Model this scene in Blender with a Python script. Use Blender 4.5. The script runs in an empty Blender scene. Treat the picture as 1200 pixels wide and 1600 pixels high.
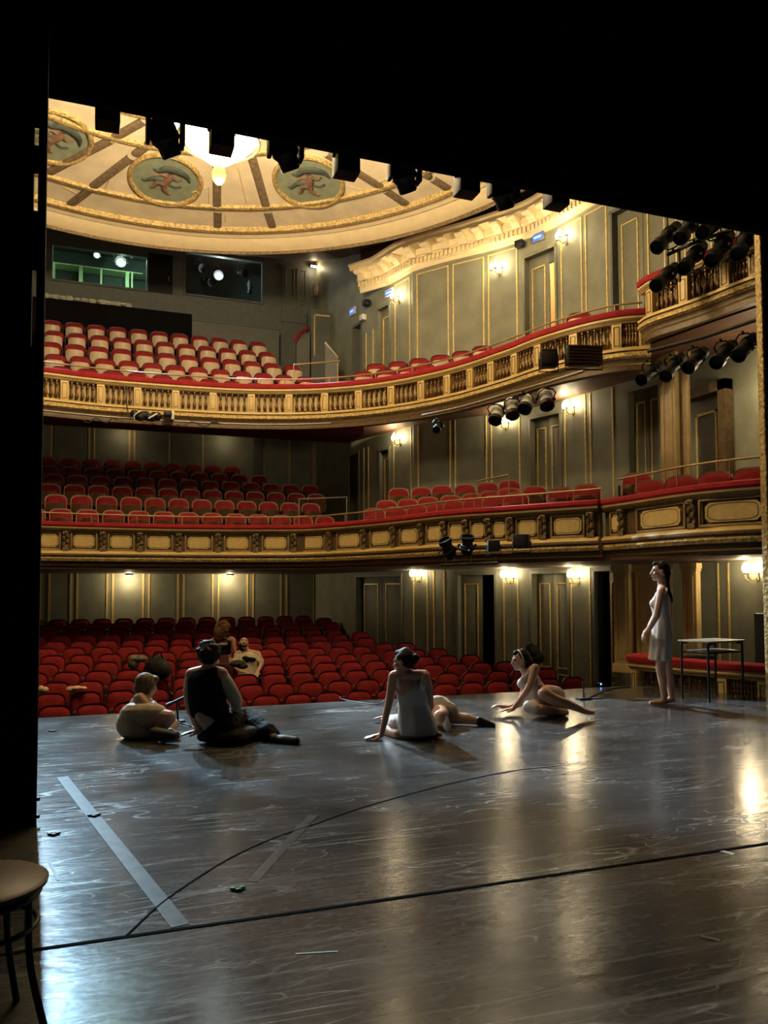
import bpy, bmesh, math, random
from mathutils import Vector, Matrix, Euler
random.seed(7)
PI = math.pi
sc = bpy.context.scene
COL = sc.collection

# ------------------------------------------------------------------ camera
F_PX, PX0, PY0 = 1230.0, 600.0, 863.0
YAW, PITCH, ROLL = math.radians(20), math.atan(57 / 1230), math.radians(0.2)
CAM = Vector((0, 0, 1.36))
FW = Vector((math.sin(YAW) * math.cos(PITCH), math.cos(YAW) * math.cos(PITCH), math.sin(PITCH)))
_r = Vector((math.cos(YAW), -math.sin(YAW), 0))
_u = _r.cross(FW)
RT = _r * math.cos(ROLL) - _u * math.sin(ROLL)
UP = _r * math.sin(ROLL) + _u * math.cos(ROLL)
cd = bpy.data.cameras.new('camera')
cam = bpy.data.objects.new('camera', cd)
COL.objects.link(cam)
cd.sensor_fit = 'VERTICAL'
cd.sensor_height = 32.0
cd.lens = F_PX / 1600 * 32.0
cd.shift_y = (PY0 - 800) / 1600
cd.clip_start = 0.05
cd.clip_end = 100
M = Matrix((RT, UP, -FW)).transposed().to_4x4()
M.translation = CAM
cam.matrix_world = M
sc.camera = cam

# ------------------------------------------------------------------ exposure, world
sc.view_settings.view_transform = 'Standard'
sc.view_settings.look = 'None'
sc.view_settings.gamma = 1
sc.view_settings.use_curve_mapping = False
sc.view_settings.exposure = 0.0
sc.cycles.use_denoising = True
sc.cycles.max_bounces = 5
sc.cycles.diffuse_bounces = 3
sc.cycles.glossy_bounces = 3
sc.cycles.sample_clamp_indirect = 4
w = bpy.data.worlds.new('world')
sc.world = w
w.use_nodes = True
w.node_tree.nodes['Background'].inputs[0].default_value = (0.6, 0.7, 1, 1)
w.node_tree.nodes['Background'].inputs[1].default_value = 0.0015


def lamp(name, kind, loc, power, color, size=0.1, aim=None, spot=60, blend=0.3):
    d = bpy.data.lights.new(name, kind)
    o = bpy.data.objects.new(name, d)
    COL.objects.link(o)
    o.location = loc
    d.energy = power
    d.color = color
    if kind in ('POINT', 'SPOT'):
        d.shadow_soft_size = size
    if kind == 'SPOT':
        d.spot_size = math.radians(spot)
        d.spot_blend = blend
    if aim is not None:
        o.rotation_euler = (Vector(aim) - Vector(loc)).to_track_quat('-Z', 'Y').to_euler()
    return o


WARM = (1.0, 0.77, 0.46)
WARM2 = (1.0, 0.78, 0.46)
COOL = (0.66, 0.85, 1.0)
BLUE = (0.45, 0.76, 1.0)
# stage lanterns hung in the house, aimed at the stage
# (the two bright lamps of the control room throw the main beams)
lamp('control_room_beam', 'SPOT', (-1.9, 20.75, 9.25), 13000, BLUE, 0.45, (-0.3, 6.6, 0), 19, 0.5)
lamp('control_room_beam', 'SPOT', (0.48, 20.75, 9.25), 9500, BLUE, 0.07, (2.0, 8.0, 0), 13.2, 0.15)
lamp('control_room_beam', 'SPOT', (2.75, 20.75, 9.15), 24000, COOL, 0.09, (5.0, 7.6, 0), 22, 0.35)
lamp('stage_side_light', 'SPOT', (-5.2, 15.5, 8.0), 350, COOL, 0.10, (3.5, 7.0, 0), 34, 0.5)
lamp('stage_front_light', 'SPOT', (-1.25, 16.2, 4.72), 250, COOL, 0.10, (-0.2, 5.5, 0), 40, 0.8)


# ------------------------------------------------------------------ measuring helpers
def ray(x, y):
    return FW + RT * ((x - PX0) / F_PX) - UP * ((y - PY0) / F_PX)


def onz(x, y, z):
    d = ray(x, y)
    return CAM + d * ((z - CAM.z) / d.z)


def onv(x, y, v):
    d = ray(x, y)
    return CAM + d * (v / d.y)


def onu(x, y, u):
    d = ray(x, y)
    return CAM + d * (u / d.x)


def ondepth(x, y, Y):
    return CAM + ray(x, y) * Y


def proj(p):
    q = Vector(p) - CAM
    k = q.dot(FW)
    return PX0 + F_PX * q.dot(RT) / k, PY0 - F_PX * q.dot(UP) / k


def hit(px, path, lo=None):
    """point of a plan path seen in pixel column px, its arc length and its unit direction"""
    d = ray(px, 800)
    best = None
    s = 0
    for a, b in zip(path[:-1], path[1:]):
        ex, ey = b[0] - a[0], b[1] - a[1]
        L = math.hypot(ex, ey)
        det = -d.x * ey + d.y * ex
        if abs(det) > 1e-9:
            t = (-a[0] * ey + a[1] * ex) / det
            k = (d.x * a[1] - d.y * a[0]) / det
            if t > 0 and -1e-6 <= k <= 1 + 1e-6:
                if best is None or (lo == 'far' and t > best[0]) or (lo is None and t < best[0]):
                    best = (t, Vector((d.x * t, d.y * t)), s + k * L, Vector((ex / L, ey / L)))
        s += L
    return best


# ------------------------------------------------------------------ object helpers
def empty(name, loc=(0, 0, 0), rz=0):
    o = bpy.data.objects.new(name, None)
    COL.objects.link(o)
    o.location = loc
    o.rotation_euler = (0, 0, rz)
    o.empty_display_size = 0.1
    return o


def tag(o, label, cat, group=None, kind=None):
    o['label'] = label
    o['category'] = cat
    if group:
        o['group'] = group
    if kind:
        o['kind'] = kind
    return o


def structure(o):
    o['kind'] = 'structure'
    return o


def dup(o, parent=None):
    c = o.copy()
    COL.objects.link(c)
    if parent is not None:
        c.parent = parent
    for ch in list(o.children):
        dup(ch, c)
    return c


class MB:
    """collects shapes into one mesh"""

    def __init__(s):
        s.v, s.f, s.m = [], [], []

    def add(s, vs, fs, m=0):
        n = len(s.v)
        s.v += [tuple(p) for p in vs]
        s.f += [tuple(i + n for i in f) for f in fs]
        s.m += [m] * len(fs)
        return s

    def box(s, x0, x1, y0, y1, z0, z1, m=0, mat=None):
        vs = [Vector((x, y, z)) for z in (z0, z1) for y in (y0, y1) for x in (x0, x1)]
        if mat:
            vs = [mat @ p for p in vs]
        return s.add(vs, [(0, 2, 3, 1), (4, 5, 7, 6), (0, 1, 5, 4), (2, 6, 7, 3), (0, 4, 6, 2), (1, 3, 7, 5)], m)

    def bbox(s, x0, x1, y0, y1, z0, z1, b=0.01, m=0, mat=None):
        """bevelled box"""
        bm = bmesh.new()
        bmesh.ops.create_cube(bm, size=1)
        for q in bm.verts:
            q.co = Vector(((x0 + x1) / 2 + q.co.x * (x1 - x0), (y0 + y1) / 2 + q.co.y * (y1 - y0), (z0 + z1) / 2 + q.co.z * (z1 - z0)))
        bmesh.ops.bevel(bm, geom=list(bm.edges), offset=b, segments=2, affect='EDGES', profile=0.5)
        bm.verts.index_update()
        vs = [mat @ q.co if mat else q.co.copy() for q in bm.verts]
        fs = [[q.index for q in f.verts] for f in bm.faces]
        bm.free()
        return s.add(vs, fs, m)

    def tube(s, pts, r, n=8, m=0, cap=True, mat=None):
        pts = [Vector(p) for p in pts]
        if mat:
            pts = [mat @ p for p in pts]
        rr = r if isinstance(r, (list, tuple)) else [r] * len(pts)
        up = None
        rings = []
        for i, p in enumerate(pts):
            t = (pts[min(i + 1, len(pts) - 1)] - pts[max(i - 1, 0)])
            if t.length < 1e-9:
                t = Vector((0, 0, 1))
            t.normalize()
            if up is None:
                a = Vector((0, 0, 1)) if abs(t.z) < 0.9 else Vector((1, 0, 0))
                up = (a - t * a.dot(t)).normalized()
            else:
                up = up - t * up.dot(t)
                if up.length < 1e-6:
                    a = Vector((0, 0, 1)) if abs(t.z) < 0.9 else Vector((1, 0, 0))
                    up = a - t * a.dot(t)
                up.normalize()
            sd = t.cross(up)
            rings.append([p + (up * math.cos(2 * PI * k / n) + sd * math.sin(2 * PI * k / n)) * rr[i] for k in range(n)])
        vs = [q for R in rings for q in R]
        fs = []
        for i in range(len(rings) - 1):
            for k in range(n):
                a, b = i * n + k, i * n + (k + 1) % n
                fs.append((a, a + n, b + n, b))
        if cap:
            fs.append(tuple(range(n)))
            fs.append(tuple(range(len(vs) - 1, len(vs) - n - 1, -1)))
        return s.add(vs, fs, m)

    def lathe(s, prof, n=12, m=0, mat=None, cap=True):
        """prof: list of (r, z) from bottom to top about local z"""
        vs = []
        for r, z in prof:
            for k in range(n):
                p = Vector((r * math.cos(2 * PI * k / n), r * math.sin(2 * PI * k / n), z))
                vs.append(mat @ p if mat else p)
        fs = []
        for i in range(len(prof) - 1):
            for k in range(n):
                a, b = i * n + k, i * n + (k + 1) % n
                fs.append((a, b, b + n, a + n))
        if cap:
            fs.append(tuple(range(n - 1, -1, -1)))
            fs.append(tuple(range(len(vs) - n, len(vs))))
        return s.add(vs, fs, m)

    def prism(s, poly, y0, y1, m=0, mat=None):
        """poly in x,z extruded along y"""
        n = len(poly)
        vs = [Vector((x, y, z)) for y in (y0, y1) for x, z in poly]
        if mat:
            vs = [mat @ p for p in vs]
        fs = [tuple(range(n)), tuple(range(2 * n - 1, n - 1, -1))]
        for i in range(n):
            j = (i + 1) % n
            fs.append((i, i + n, j + n, j))
        return s.add(vs, fs, m)

    def ball(s, c, rx, ry=None, rz=None, n=12, m=0, mat=None):
        ry = ry or rx
        rz = rz or rx
        c = Vector(c)
        vs, k = [], n // 2
        for i in range(1, k):
            a = PI * i / k - PI / 2
            for j in range(n):
                b = 2 * PI * j / n
                p = Vector((rx * math.cos(a) * math.cos(b), ry * math.cos(a) * math.sin(b), rz * math.sin(a)))
                vs.append(c + (mat @ p if mat else p))
        p = Vector((0, 0, -rz))
        vs.append(c + (mat @ p if mat else p))
        p = Vector((0, 0, rz))
        vs.append(c + (mat @ p if mat else p))
        fs = []
        for i in range(k - 2):
            for j in range(n):
                a, b = i * n + j, i * n + (j + 1) % n
                fs.append((a, b, b + n, a + n))
        S, N = len(vs) - 2, len(vs) - 1
        for j in range(n):
            fs.append((S, (j + 1) % n, j))
            fs.append((N, (k - 2) * n + j, (k - 2) * n + (j + 1) % n))
        return s.add(vs, fs, m)

    def sweep(s, path, prof, ms=0, close=False):
        """path: plan points; prof: (offset to the right of travel, z); closed profile if close"""
        n = len(prof)
        vs = []
        for i, p in enumerate(path):
            a = path[max(i - 1, 0)]
            b = path[min(i + 1, len(path) - 1)]
            tx, ty = b[0] - a[0], b[1] - a[1]
            L = math.hypot(tx, ty)
            nx, ny = ty / L, -tx / L
            # mitre
            if 0 < i < len(path) - 1:
                e = (p[0] - a[0], p[1] - a[1])
                el = math.hypot(*e)
                c = abs((e[0] * tx + e[1] * ty) / (el * L))
                c = max(c, 0.5)
            else:
                c = 1
            for d, z in prof:
                vs.append((p[0] + nx * d / c, p[1] + ny * d / c, z))
        np_ = len(path)
        for i in range(np_ - 1):
            for k in range(n if close else n - 1):
                a, b = i * n + k, i * n + (k + 1) % n
                pass
        fs, mm = [], []
        for i in range(np_ - 1):
            for k in range(n if close else n - 1):
                k2 = (k + 1) % n
                fs.append((i * n + k, (i + 1) * n + k, (i + 1) * n + k2, i * n + k2))
                mm.append(ms[k] if isinstance(ms, (list, tuple)) else ms)
        if close:
            fs.append(tuple(range(n)))
            fs.append(tuple(range((np_ - 1) * n + n - 1, (np_ - 1) * n - 1, -1)))
            mm += [ms[0] if isinstance(ms, (list, tuple)) else ms] * 2
        b0 = len(s.v)
        s.v += vs
        s.f += [tuple(i + b0 for i in f) for f in fs]
        s.m += mm
        return s

    def mesh(s, name, mats, smooth=35):
        me = bpy.data.meshes.new(name)
        me.from_pydata(s.v, [], s.f)
        for m in (mats if isinstance(mats, (list, tuple)) else [mats]):
            me.materials.append(m)
        me.polygons.foreach_set('material_index', s.m)
        bm = bmesh.new()
        bm.from_mesh(me)
        bmesh.ops.recalc_face_normals(bm, faces=bm.faces)
        bm.to_mesh(me)
        bm.free()
        if smooth:
            me.shade_smooth()
            me.set_sharp_from_angle(angle=math.radians(smooth))
        me.update()
        return me

    def build(s, name, mats, parent=None, mw=None, smooth=35):
        o = bpy.data.objects.new(name, s.mesh(name, mats, smooth))
        COL.objects.link(o)
        if parent is not None:
            o.parent = parent
        if mw is not None:
            o.matrix_basis = mw
        return o


def spline(P, n=8):
    P = [Vector(p) for p in P]
    P = [P[0] * 2 - P[1]] + P + [P[-1] * 2 - P[-2]]
    out = []
    for i in range(1, len(P) - 2):
        a, b, c, d = P[i - 1:i + 3]
        for k in range(n):
            t = k / n
            out.append(0.5 * ((2 * b) + (c - a) * t + (2 * a - 5 * b + 4 * c - d) * t * t + (3 * b - a - 3 * c + d) * t ** 3))
    out.append(P[-2])
    return out


def arc_at(path, s):
    for a, b in zip(path[:-1], path[1:]):
        L = math.hypot(b[0] - a[0], b[1] - a[1])
        if s <= L:
            k = s / L
            t = Vector((b[0] - a[0], b[1] - a[1])) / L
            return Vector((a[0] + (b[0] - a[0]) * k, a[1] + (b[1] - a[1]) * k)), t
        s -= L
    a, b = Vector(path[-2][:2]), Vector(path[-1][:2])
    return b, (b - a).normalized()


def subpath(path, s0, s1, n=None):
    out = [arc_at(path, s0)[0]]
    s = 0
    for a, b in zip(path[:-1], path[1:]):
        s += math.hypot(b[0] - a[0], b[1] - a[1])
        if s0 + 1e-4 < s < s1 - 1e-4:
            out.append(Vector(b[:2]))
    out.append(arc_at(path, s1)[0])
    return out


def frame2(P0, P1, z=0):
    """x along P0->P1, y into the wall (left of travel), z up"""
    t = Vector((P1[0] - P0[0], P1[1] - P0[1], 0)).normalized()
    n = Vector((-t.y, t.x, 0))
    m = Matrix((t, n, Vector((0, 0, 1)))).transposed().to_4x4()
    m.translation = (P0[0], P0[1], z)
    return m


ONES = ['', 'first', 'second', 'third', 'fourth', 'fifth', 'sixth', 'seventh', 'eighth', 'ninth', 'tenth', 'eleventh', 'twelfth',
        'thirteenth', 'fourteenth', 'fifteenth', 'sixteenth', 'seventeenth', 'eighteenth', 'nineteenth', 'twentieth']


def nth(i):
    if i <= 20:
        return ONES[i]
    return ('twenty-' if i < 30 else 'thirty-') + ONES[i % 10] if i % 10 else 'thirtieth'


# ------------------------------------------------------------------ materials
def mat(name, col, rough=0.6, metal=0.0, var=0.15, scale=6.0, bump=0.0, bscale=40.0, spec=0.4, sheen=0.0, stretch=None):
    m = bpy.data.materials.new(name)
    m.use_nodes = True
    nt = m.node_tree
    b = nt.nodes['Principled BSDF']
    b.inputs['Roughness'].default_value = rough
    b.inputs['Metallic'].default_value = metal
    b.inputs['Specular IOR Level'].default_value = spec
    if sheen:
        b.inputs['Sheen Weight'].default_value = sheen
        b.inputs['Sheen Tint'].default_value = (min(1, col[0] * 2), col[1], col[2], 1)
    tc = nt.nodes.new('ShaderNodeTexCoord')
    mp = nt.nodes.new('ShaderNodeMapping')
    nt.links.new(tc.outputs['Object'], mp.inputs[0])
    if stretch:
        mp.inputs['Scale'].default_value = stretch
    nz = nt.nodes.new('ShaderNodeTexNoise')
    nz.inputs['Scale'].default_value = scale
    nz.inputs['Detail'].default_value = 4
    nt.links.new(mp.outputs[0], nz.inputs[0])
    cr = nt.nodes.new('ShaderNodeValToRGB')
    cr.color_ramp.elements[0].position = 0.3
    cr.color_ramp.elements[1].position = 0.7
    cr.color_ramp.elements[0].color = tuple(c * (1 - var) for c in col) + (1,)
    cr.color_ramp.elements[1].color = tuple(min(1, c * (1 + var)) for c in col) + (1,)
    nt.links.new(nz.outputs[0], cr.inputs[0])
    nt.links.new(cr.outputs[0], b.inputs['Base Color'])
    if bump:
        n2 = nt.nodes.new('ShaderNodeTexNoise')
        n2.inputs['Scale'].default_value = bscale
        nt.links.new(mp.outputs[0], n2.inputs[0])
        bp = nt.nodes.new('ShaderNodeBump')
        bp.inputs['Strength'].default_value = bump
        bp.inputs['Distance'].default_value = 0.02
        nt.links.new(n2.outputs[0], bp.inputs['Height'])
        nt.links.new(bp.outputs[0], b.inputs['Normal'])
    return m


def glow(name, col, strength):
    m = bpy.data.materials.new(name)
    m.use_nodes = True
    b = m.node_tree.nodes['Principled BSDF']
    b.inputs['Base Color'].default_value = tuple(col) + (1,)
    b.inputs['Emission Color'].default_value = tuple(col) + (1,)
    b.inputs['Emission Strength'].default_value = strength
    return m


K = dict(
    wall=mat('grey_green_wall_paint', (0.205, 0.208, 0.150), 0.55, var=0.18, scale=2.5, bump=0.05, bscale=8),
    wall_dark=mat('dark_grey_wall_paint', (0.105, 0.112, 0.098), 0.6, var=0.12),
    door=mat('olive_door_paint', (0.17, 0.17, 0.12), 0.5, var=0.12),
    gilt=mat('gilt_moulding', (0.76, 0.58, 0.22), 0.42, 0.25, var=0.2, scale=14),
    carve=mat('carved_gilt', (0.46, 0.33, 0.13), 0.5, 0.25, var=0.5, scale=22, bump=0.9, bscale=28),
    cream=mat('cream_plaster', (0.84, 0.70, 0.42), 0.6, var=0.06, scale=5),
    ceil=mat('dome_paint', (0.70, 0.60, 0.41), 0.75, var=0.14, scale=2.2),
    rib=mat('brown_dome_rib', (0.17, 0.12, 0.07), 0.7, var=0.35, scale=16, bump=0.4),
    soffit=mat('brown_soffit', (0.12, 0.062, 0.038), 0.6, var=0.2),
    balgold=mat('ochre_parapet_paint', (0.66, 0.47, 0.18), 0.5, 0.1, var=0.12, scale=5),
    baldark=mat('dark_gilt_wood', (0.11, 0.07, 0.03), 0.45, 0.15, var=0.35, scale=16),
    turned=mat('bronze_baluster', (0.14, 0.07, 0.025), 0.3, 0.4, var=0.3, scale=20),
    panel=mat('ochre_panel', (0.74, 0.54, 0.22), 0.5, var=0.1, scale=9),
    backboard=mat('ochre_back_board', (0.50, 0.37, 0.16), 0.6),
    bracket=mat('dark_carved_bracket', (0.17, 0.115, 0.05), 0.5, 0.2, var=0.5, scale=22, bump=0.8, bscale=28),
    frame=mat('bronze_panel_frame', (0.36, 0.25, 0.10), 0.45, 0.2, var=0.2),
    velvet=mat('red_velvet', (0.30, 0.018, 0.024), 0.8, var=0.18, scale=9, spec=0.2, sheen=0.25),
    velvet2=mat('red_seat_velvet', (0.22, 0.014, 0.017), 0.85, var=0.25, scale=7, spec=0.2, sheen=0.12),
    rim=mat('dark_red_seat_rim', (0.09, 0.008, 0.010), 0.5, var=0.2),
    rim_lit=mat('pale_seat_edge', (0.42, 0.26, 0.18), 0.45, var=0.1),  # tan tone stands in for light caught on the seat rims
    ply=mat('seat_plywood', (0.54, 0.43, 0.30), 0.42, var=0.12, scale=4, stretch=(8, 1, 1)),
    iron=mat('dark_seat_iron', (0.02, 0.017, 0.015), 0.5, var=0.2),
    armwood=mat('seat_arm_wood', (0.10, 0.05, 0.025), 0.35, var=0.25),
    black=mat('black_drape', (0.004, 0.004, 0.0045), 0.9, var=0.3, scale=3, spec=0.1),
    black_metal=mat('black_metal', (0.007, 0.007, 0.0075), 0.5, 0.1, var=0.2),
    chrome=mat('bright_metal', (0.33, 0.31, 0.29), 0.42, 0.8, var=0.1),
    brass=mat('brass_rail', (0.36, 0.26, 0.13), 0.55, 0.5, var=0.15),
    carpet=mat('dark_red_carpet', (0.07, 0.006, 0.008), 0.95, var=0.3, scale=20),
    concrete=mat('parterre_floor', (0.03, 0.02, 0.016), 0.8, var=0.2),
    paint_blue=mat('medallion_painting', (0.22, 0.25, 0.17), 0.6, var=0.15),
    figure=mat('painted_figure', (0.17, 0.10, 0.065), 0.6, var=0.3, scale=8),
    figure_dark=mat('painted_drapery', (0.05, 0.06, 0.05), 0.6, var=0.3, scale=8),
    stripe=mat('painted_line', (0.60, 0.45, 0.18), 0.7, var=0.1),
    pilaster=mat('ochre_pilaster_lit', (0.62, 0.46, 0.20), 0.5, var=0.12),  # lighter copy of the column ochre, lamplight put into the colour
    pale=mat('pale_box_wall', (0.45, 0.41, 0.30), 0.6, var=0.1),
    column=mat('ochre_column', (0.36, 0.26, 0.115), 0.5, var=0.12),
    white=mat('white_plastic', (0.7, 0.68, 0.62), 0.4, var=0.05),
    glassbulb=glow('lit_bulb', (1.0, 0.82, 0.50), 50),
    crystal=glow('lit_chandelier_glass', (1.0, 0.83, 0.52), 12),
    exit_blue=glow('lit_sign_blue', (0.03, 0.12, 1.0), 1.6),
    green_lamp=glow('green_white_lamp', (0.55, 1.0, 0.75), 12),
    white_lamp=glow('white_lamp', (0.95, 0.97, 1.0), 30),
    tube=glow('fluorescent_tube', (1.0, 0.93, 0.78), 6),
    corridor=mat('corridor_wall', (0.6, 0.42, 0.2), 0.7, var=0.05),
    blue_led=glow('blue_led', (0.1, 0.25, 1.0), 8),
)
# ------------------------------------------------------------------ plan of the house
B1P = spline([(-5.83, 9.9), (-5.39, 10.56), (-4.24, 12.21), (-3.52, 13.86), (-2.75, 15.4), (-2.15, 15.95), (-1.05, 16.39), (0.23, 16.51),
              (1.8, 16.47), (3.53, 16.0), (4.24, 15.46), (5.04, 13.83), (5.58, 12.14), (6.23, 11.17), (6.67, 10.49), (7.04, 9.94)], 10)
B2P = spline([(-5.6, 10.2), (-5.3, 11.6), (-4.6, 13.7), (-3.7, 15.2), (-2.4, 16.1), (-0.98, 16.45), (0.2, 16.62), (1.88, 16.57), (3.1, 16.38),
              (4.36, 15.87), (5.46, 14.95), (6.29, 13.66), (6.75, 12.3), (6.95, 11.4), (7.27, 10.6), (7.6, 10.12), (7.98, 9.86)], 10)
BOX1 = spline([(7.12, 9.95), (7.16, 9.4), (7.24, 8.2), (7.62, 7.38), (8.3, 6.75)], 8)
BOX2 = spline([(7.72, 9.75), (7.68, 9.46), (7.8, 8.95), (7.88, 8.58), (8.0, 7.79), (8.3, 7.1), (8.8, 6.7)], 8)
BOX0 = spline([(7.75, 9.55), (7.35, 9.6), (7.2, 9.35), (7.36, 8.75), (7.55, 8.2), (7.8, 7.62), (8.3, 7.0), (8.9, 6.8)], 8)
WR = [(5.72, 21.34), (6.19, 18.25), (6.41, 17.35), (6.67, 16.34), (7.20, 15.59), (7.77, 14.83), (8.40, 13.79), (8.60, 12.93), (8.77, 12.18),
      (9.13, 10.45), (9.13, 6.7)]
WR = [Vector(p) for p in WR]
WRC = WR[:3] + [Vector((6.67, 16.34))] + spline(WR[3:9], 6)[1:] + WR[9:]
WR = WRC
WL = [Vector((1.32 - p.x, p.y)) for p in reversed(WR)]
VB = 21.34
Z_B1S, Z_B2S, Z_TOP = 1.77, 5.05, 8.63


def zw(px, py, path=WR):
    h = hit(px, path)
    d = ray(px, py)
    k = h[1].length / math.hypot(d.x, d.y)
    return CAM.z + d.z * k


def sheet(name, path, z0, z1, holes=(), stripes=(), bands=(), mats=None):
    """wall with door openings; stripes: (s, z0, z1, width) gilt lines; bands: (s0, s1, z, height)"""
    total = sum((Vector(b) - Vector(a)).length for a, b in zip(path[:-1], path[1:]))
    cuts = [0]
    for a, b in zip(path[:-1], path[1:]):
        cuts.append(cuts[-1] + (Vector(b) - Vector(a)).length)
    for h in holes:
        cuts += [h[0], h[1]]
    cuts = sorted(set(round(c, 4) for c in cuts if -1e-6 <= c <= total + 1e-6))
    mb = MB()
    for a, b in zip(cuts[:-1], cuts[1:]):
        if b - a < 1e-3:
            continue
        p, q = arc_at(path, a)[0], arc_at(path, b)[0]
        hs = [h for h in holes if h[0] <= (a + b) / 2 <= h[1]]
        zs = sorted(set([z0, z1] + [min(max(z, z0), z1) for h in hs for z in h[2:4]]))
        for c, d in zip(zs[:-1], zs[1:]):
            if any(h[2] <= (c + d) / 2 <= h[3] for h in hs):
                continue
            mb.add([(p.x, p.y, c), (q.x, q.y, c), (q.x, q.y, d), (p.x, p.y, d)], [(0, 3, 2, 1)])
    # thickness behind
    front = len(mb.f)
    for s, a, b, wd in stripes:
        P, t = arc_at(path, s)
        m = frame2(P, P + t, 0)
        mb.box(-wd / 2, wd / 2, -0.014, 0.004, a, b, 1, m)
    for s0, s1, z, hgt in bands:
        sub = subpath(path, s0, s1)
        for p, q in zip(sub[:-1], sub[1:]):
            m = frame2(p, q, 0)
            mb.box(-0.01, (q - p).length + 0.01, -0.013, 0.004, z, z + hgt, 1, m)
    return structure(mb.build(name, mats or [K['wall'], K['gilt']], smooth=0))


# ------------------------------------------------------------------ stage floor
fm = bpy.data.materials.new('scuffed_stage_vinyl')
fm.use_nodes = True
nt = fm.node_tree
bs = nt.nodes['Principled BSDF']
tc = nt.nodes.new('ShaderNodeTexCoord')


def scratch(rot, sx, sy, scale, lo, hi, detail=3):
    mp = nt.nodes.new('ShaderNodeMapping')
    mp.inputs['Rotation'].default_value = (0, 0, rot)
    mp.inputs['Scale'].default_value = (sx, sy, 1)
    nt.links.new(tc.outputs['Object'], mp.inputs[0])
    n = nt.nodes.new('ShaderNodeTexNoise')
    n.inputs['Scale'].default_value = scale
    n.inputs['Detail'].default_value = detail
    n.inputs['Distortion'].default_value = 0.6
    nt.links.new(mp.outputs[0], n.inputs[0])
    r = nt.nodes.new('ShaderNodeMapRange')
    r.inputs['From Min'].default_value = lo
    r.inputs['From Max'].default_value = hi
    nt.links.new(n.outputs[0], r.inputs[0])
    return r.outputs[0]


def mathn(op, a, b):
    n = nt.nodes.new('ShaderNodeMath')
    n.operation = op
    for i, q in enumerate((a, b)):
        if isinstance(q, (int, float)):
            n.inputs[i].default_value = q
        else:
            nt.links.new(q, n.inputs[i])
    return n.outputs[0]


def curve_lines(rot, sx, sy, scale, width, off=0.5, seed=0.0):
    """thin curved scuff lines: contour lines of a smooth noise"""
    mp = nt.nodes.new('ShaderNodeMapping')
    mp.inputs['Rotation'].default_value = (0, 0, rot)
    mp.inputs['Scale'].default_value = (sx, sy, 1)
    mp.inputs['Location'].default_value = (seed, seed * 0.7, seed)
    nt.links.new(tc.outputs['Object'], mp.inputs[0])
    n = nt.nodes.new('ShaderNodeTexNoise')
    n.inputs['Scale'].default_value = scale
    n.inputs['Detail'].default_value = 2.0
    nt.links.new(mp.outputs[0], n.inputs[0])
    d = mathn('ABSOLUTE', mathn('SUBTRACT', n.outputs[0], off), 0)
    r = nt.nodes.new('ShaderNodeMapRange')
    r.inputs['From Min'].default_value = 0.0
    r.inputs['From Max'].default_value = width
    r.inputs['To Min'].default_value = 1
    r.inputs['To Max'].default_value = 0
    nt.links.new(d, r.inputs[0])
    return r.outputs[0]


L = [curve_lines(0.5, 0.25, 1.6, 1.2, 0.006, 0.5, 1.3), curve_lines(-0.9, 0.2, 1.8, 1.1, 0.006, 0.47, 4.1), curve_lines(1.4, 0.25, 1.5, 1.3, 0.005, 0.53, 7.7),
     curve_lines(0.1, 0.3, 2.2, 1.8, 0.007, 0.5, 11.0), curve_lines(2.2, 0.3, 2.0, 1.7, 0.006, 0.45, 15.0), curve_lines(-0.3, 0.6, 2.0, 3.0, 0.010, 0.55, 19.0)]
sm = L[0]
for q in L[1:]:
    sm = mathn('MAXIMUM', sm, q)
gap = scratch(0.7, 1.0, 1.0, 1.6, 0.42, 0.68, 4)
sm = mathn('MULTIPLY', sm, gap)
cl = scratch(0.0, 1.0, 1.4, 1.1, 0.3, 0.75, 7)
fine = scratch(0.3, 1, 2.0, 24, 0.35, 0.75, 6)
sk = scratch(0.9, 0.5, 7, 3.0, 0.55, 0.72, 5)
mixv = mathn('ADD', mathn('MULTIPLY', sm, 0.60), mathn('ADD', mathn('MULTIPLY', cl, 0.22), mathn('ADD', mathn('MULTIPLY', fine, 0.12), mathn('MULTIPLY', sk, 0.18))))
cr = nt.nodes.new('ShaderNodeValToRGB')
cr.color_ramp.elements[0].color = (0.026, 0.0255, 0.025, 1)
cr.color_ramp.elements[1].color = (0.27, 0.268, 0.265, 1)
nt.links.new(mixv, cr.inputs[0])
nt.links.new(cr.outputs[0], bs.inputs['Base Color'])
nt.links.new(mathn('ADD', 0.155, mathn('MULTIPLY', mixv, 0.24)), bs.inputs['Roughness'])
bs.inputs['Specular IOR Level'].default_value = 0.5
wv = scratch(0.15, 1.0, 2.2, 4.0, 0.2, 0.8, 3)
bp = nt.nodes.new('ShaderNodeBump')
bp.inputs['Strength'].default_value = 0.09
bp.inputs['Distance'].default_value = 0.012
nt.links.new(mathn('ADD', wv, mathn('MULTIPLY', fine, 0.12)), bp.inputs['Height'])
nt.links.new(bp.outputs[0], bs.inputs['Normal'])

mb = MB()
mb.box(-7.8, 9.12, -3.0, 9.2, -0.12, 0.0)
structure(mb.build('floor', fm, smooth=0))
mb = MB()
mb.box(-7.8, 7.6, 9.1, 9.18, -1.4, -0.12)
structure(mb.build('trim_1', K['baldark'], smooth=0))

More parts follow.
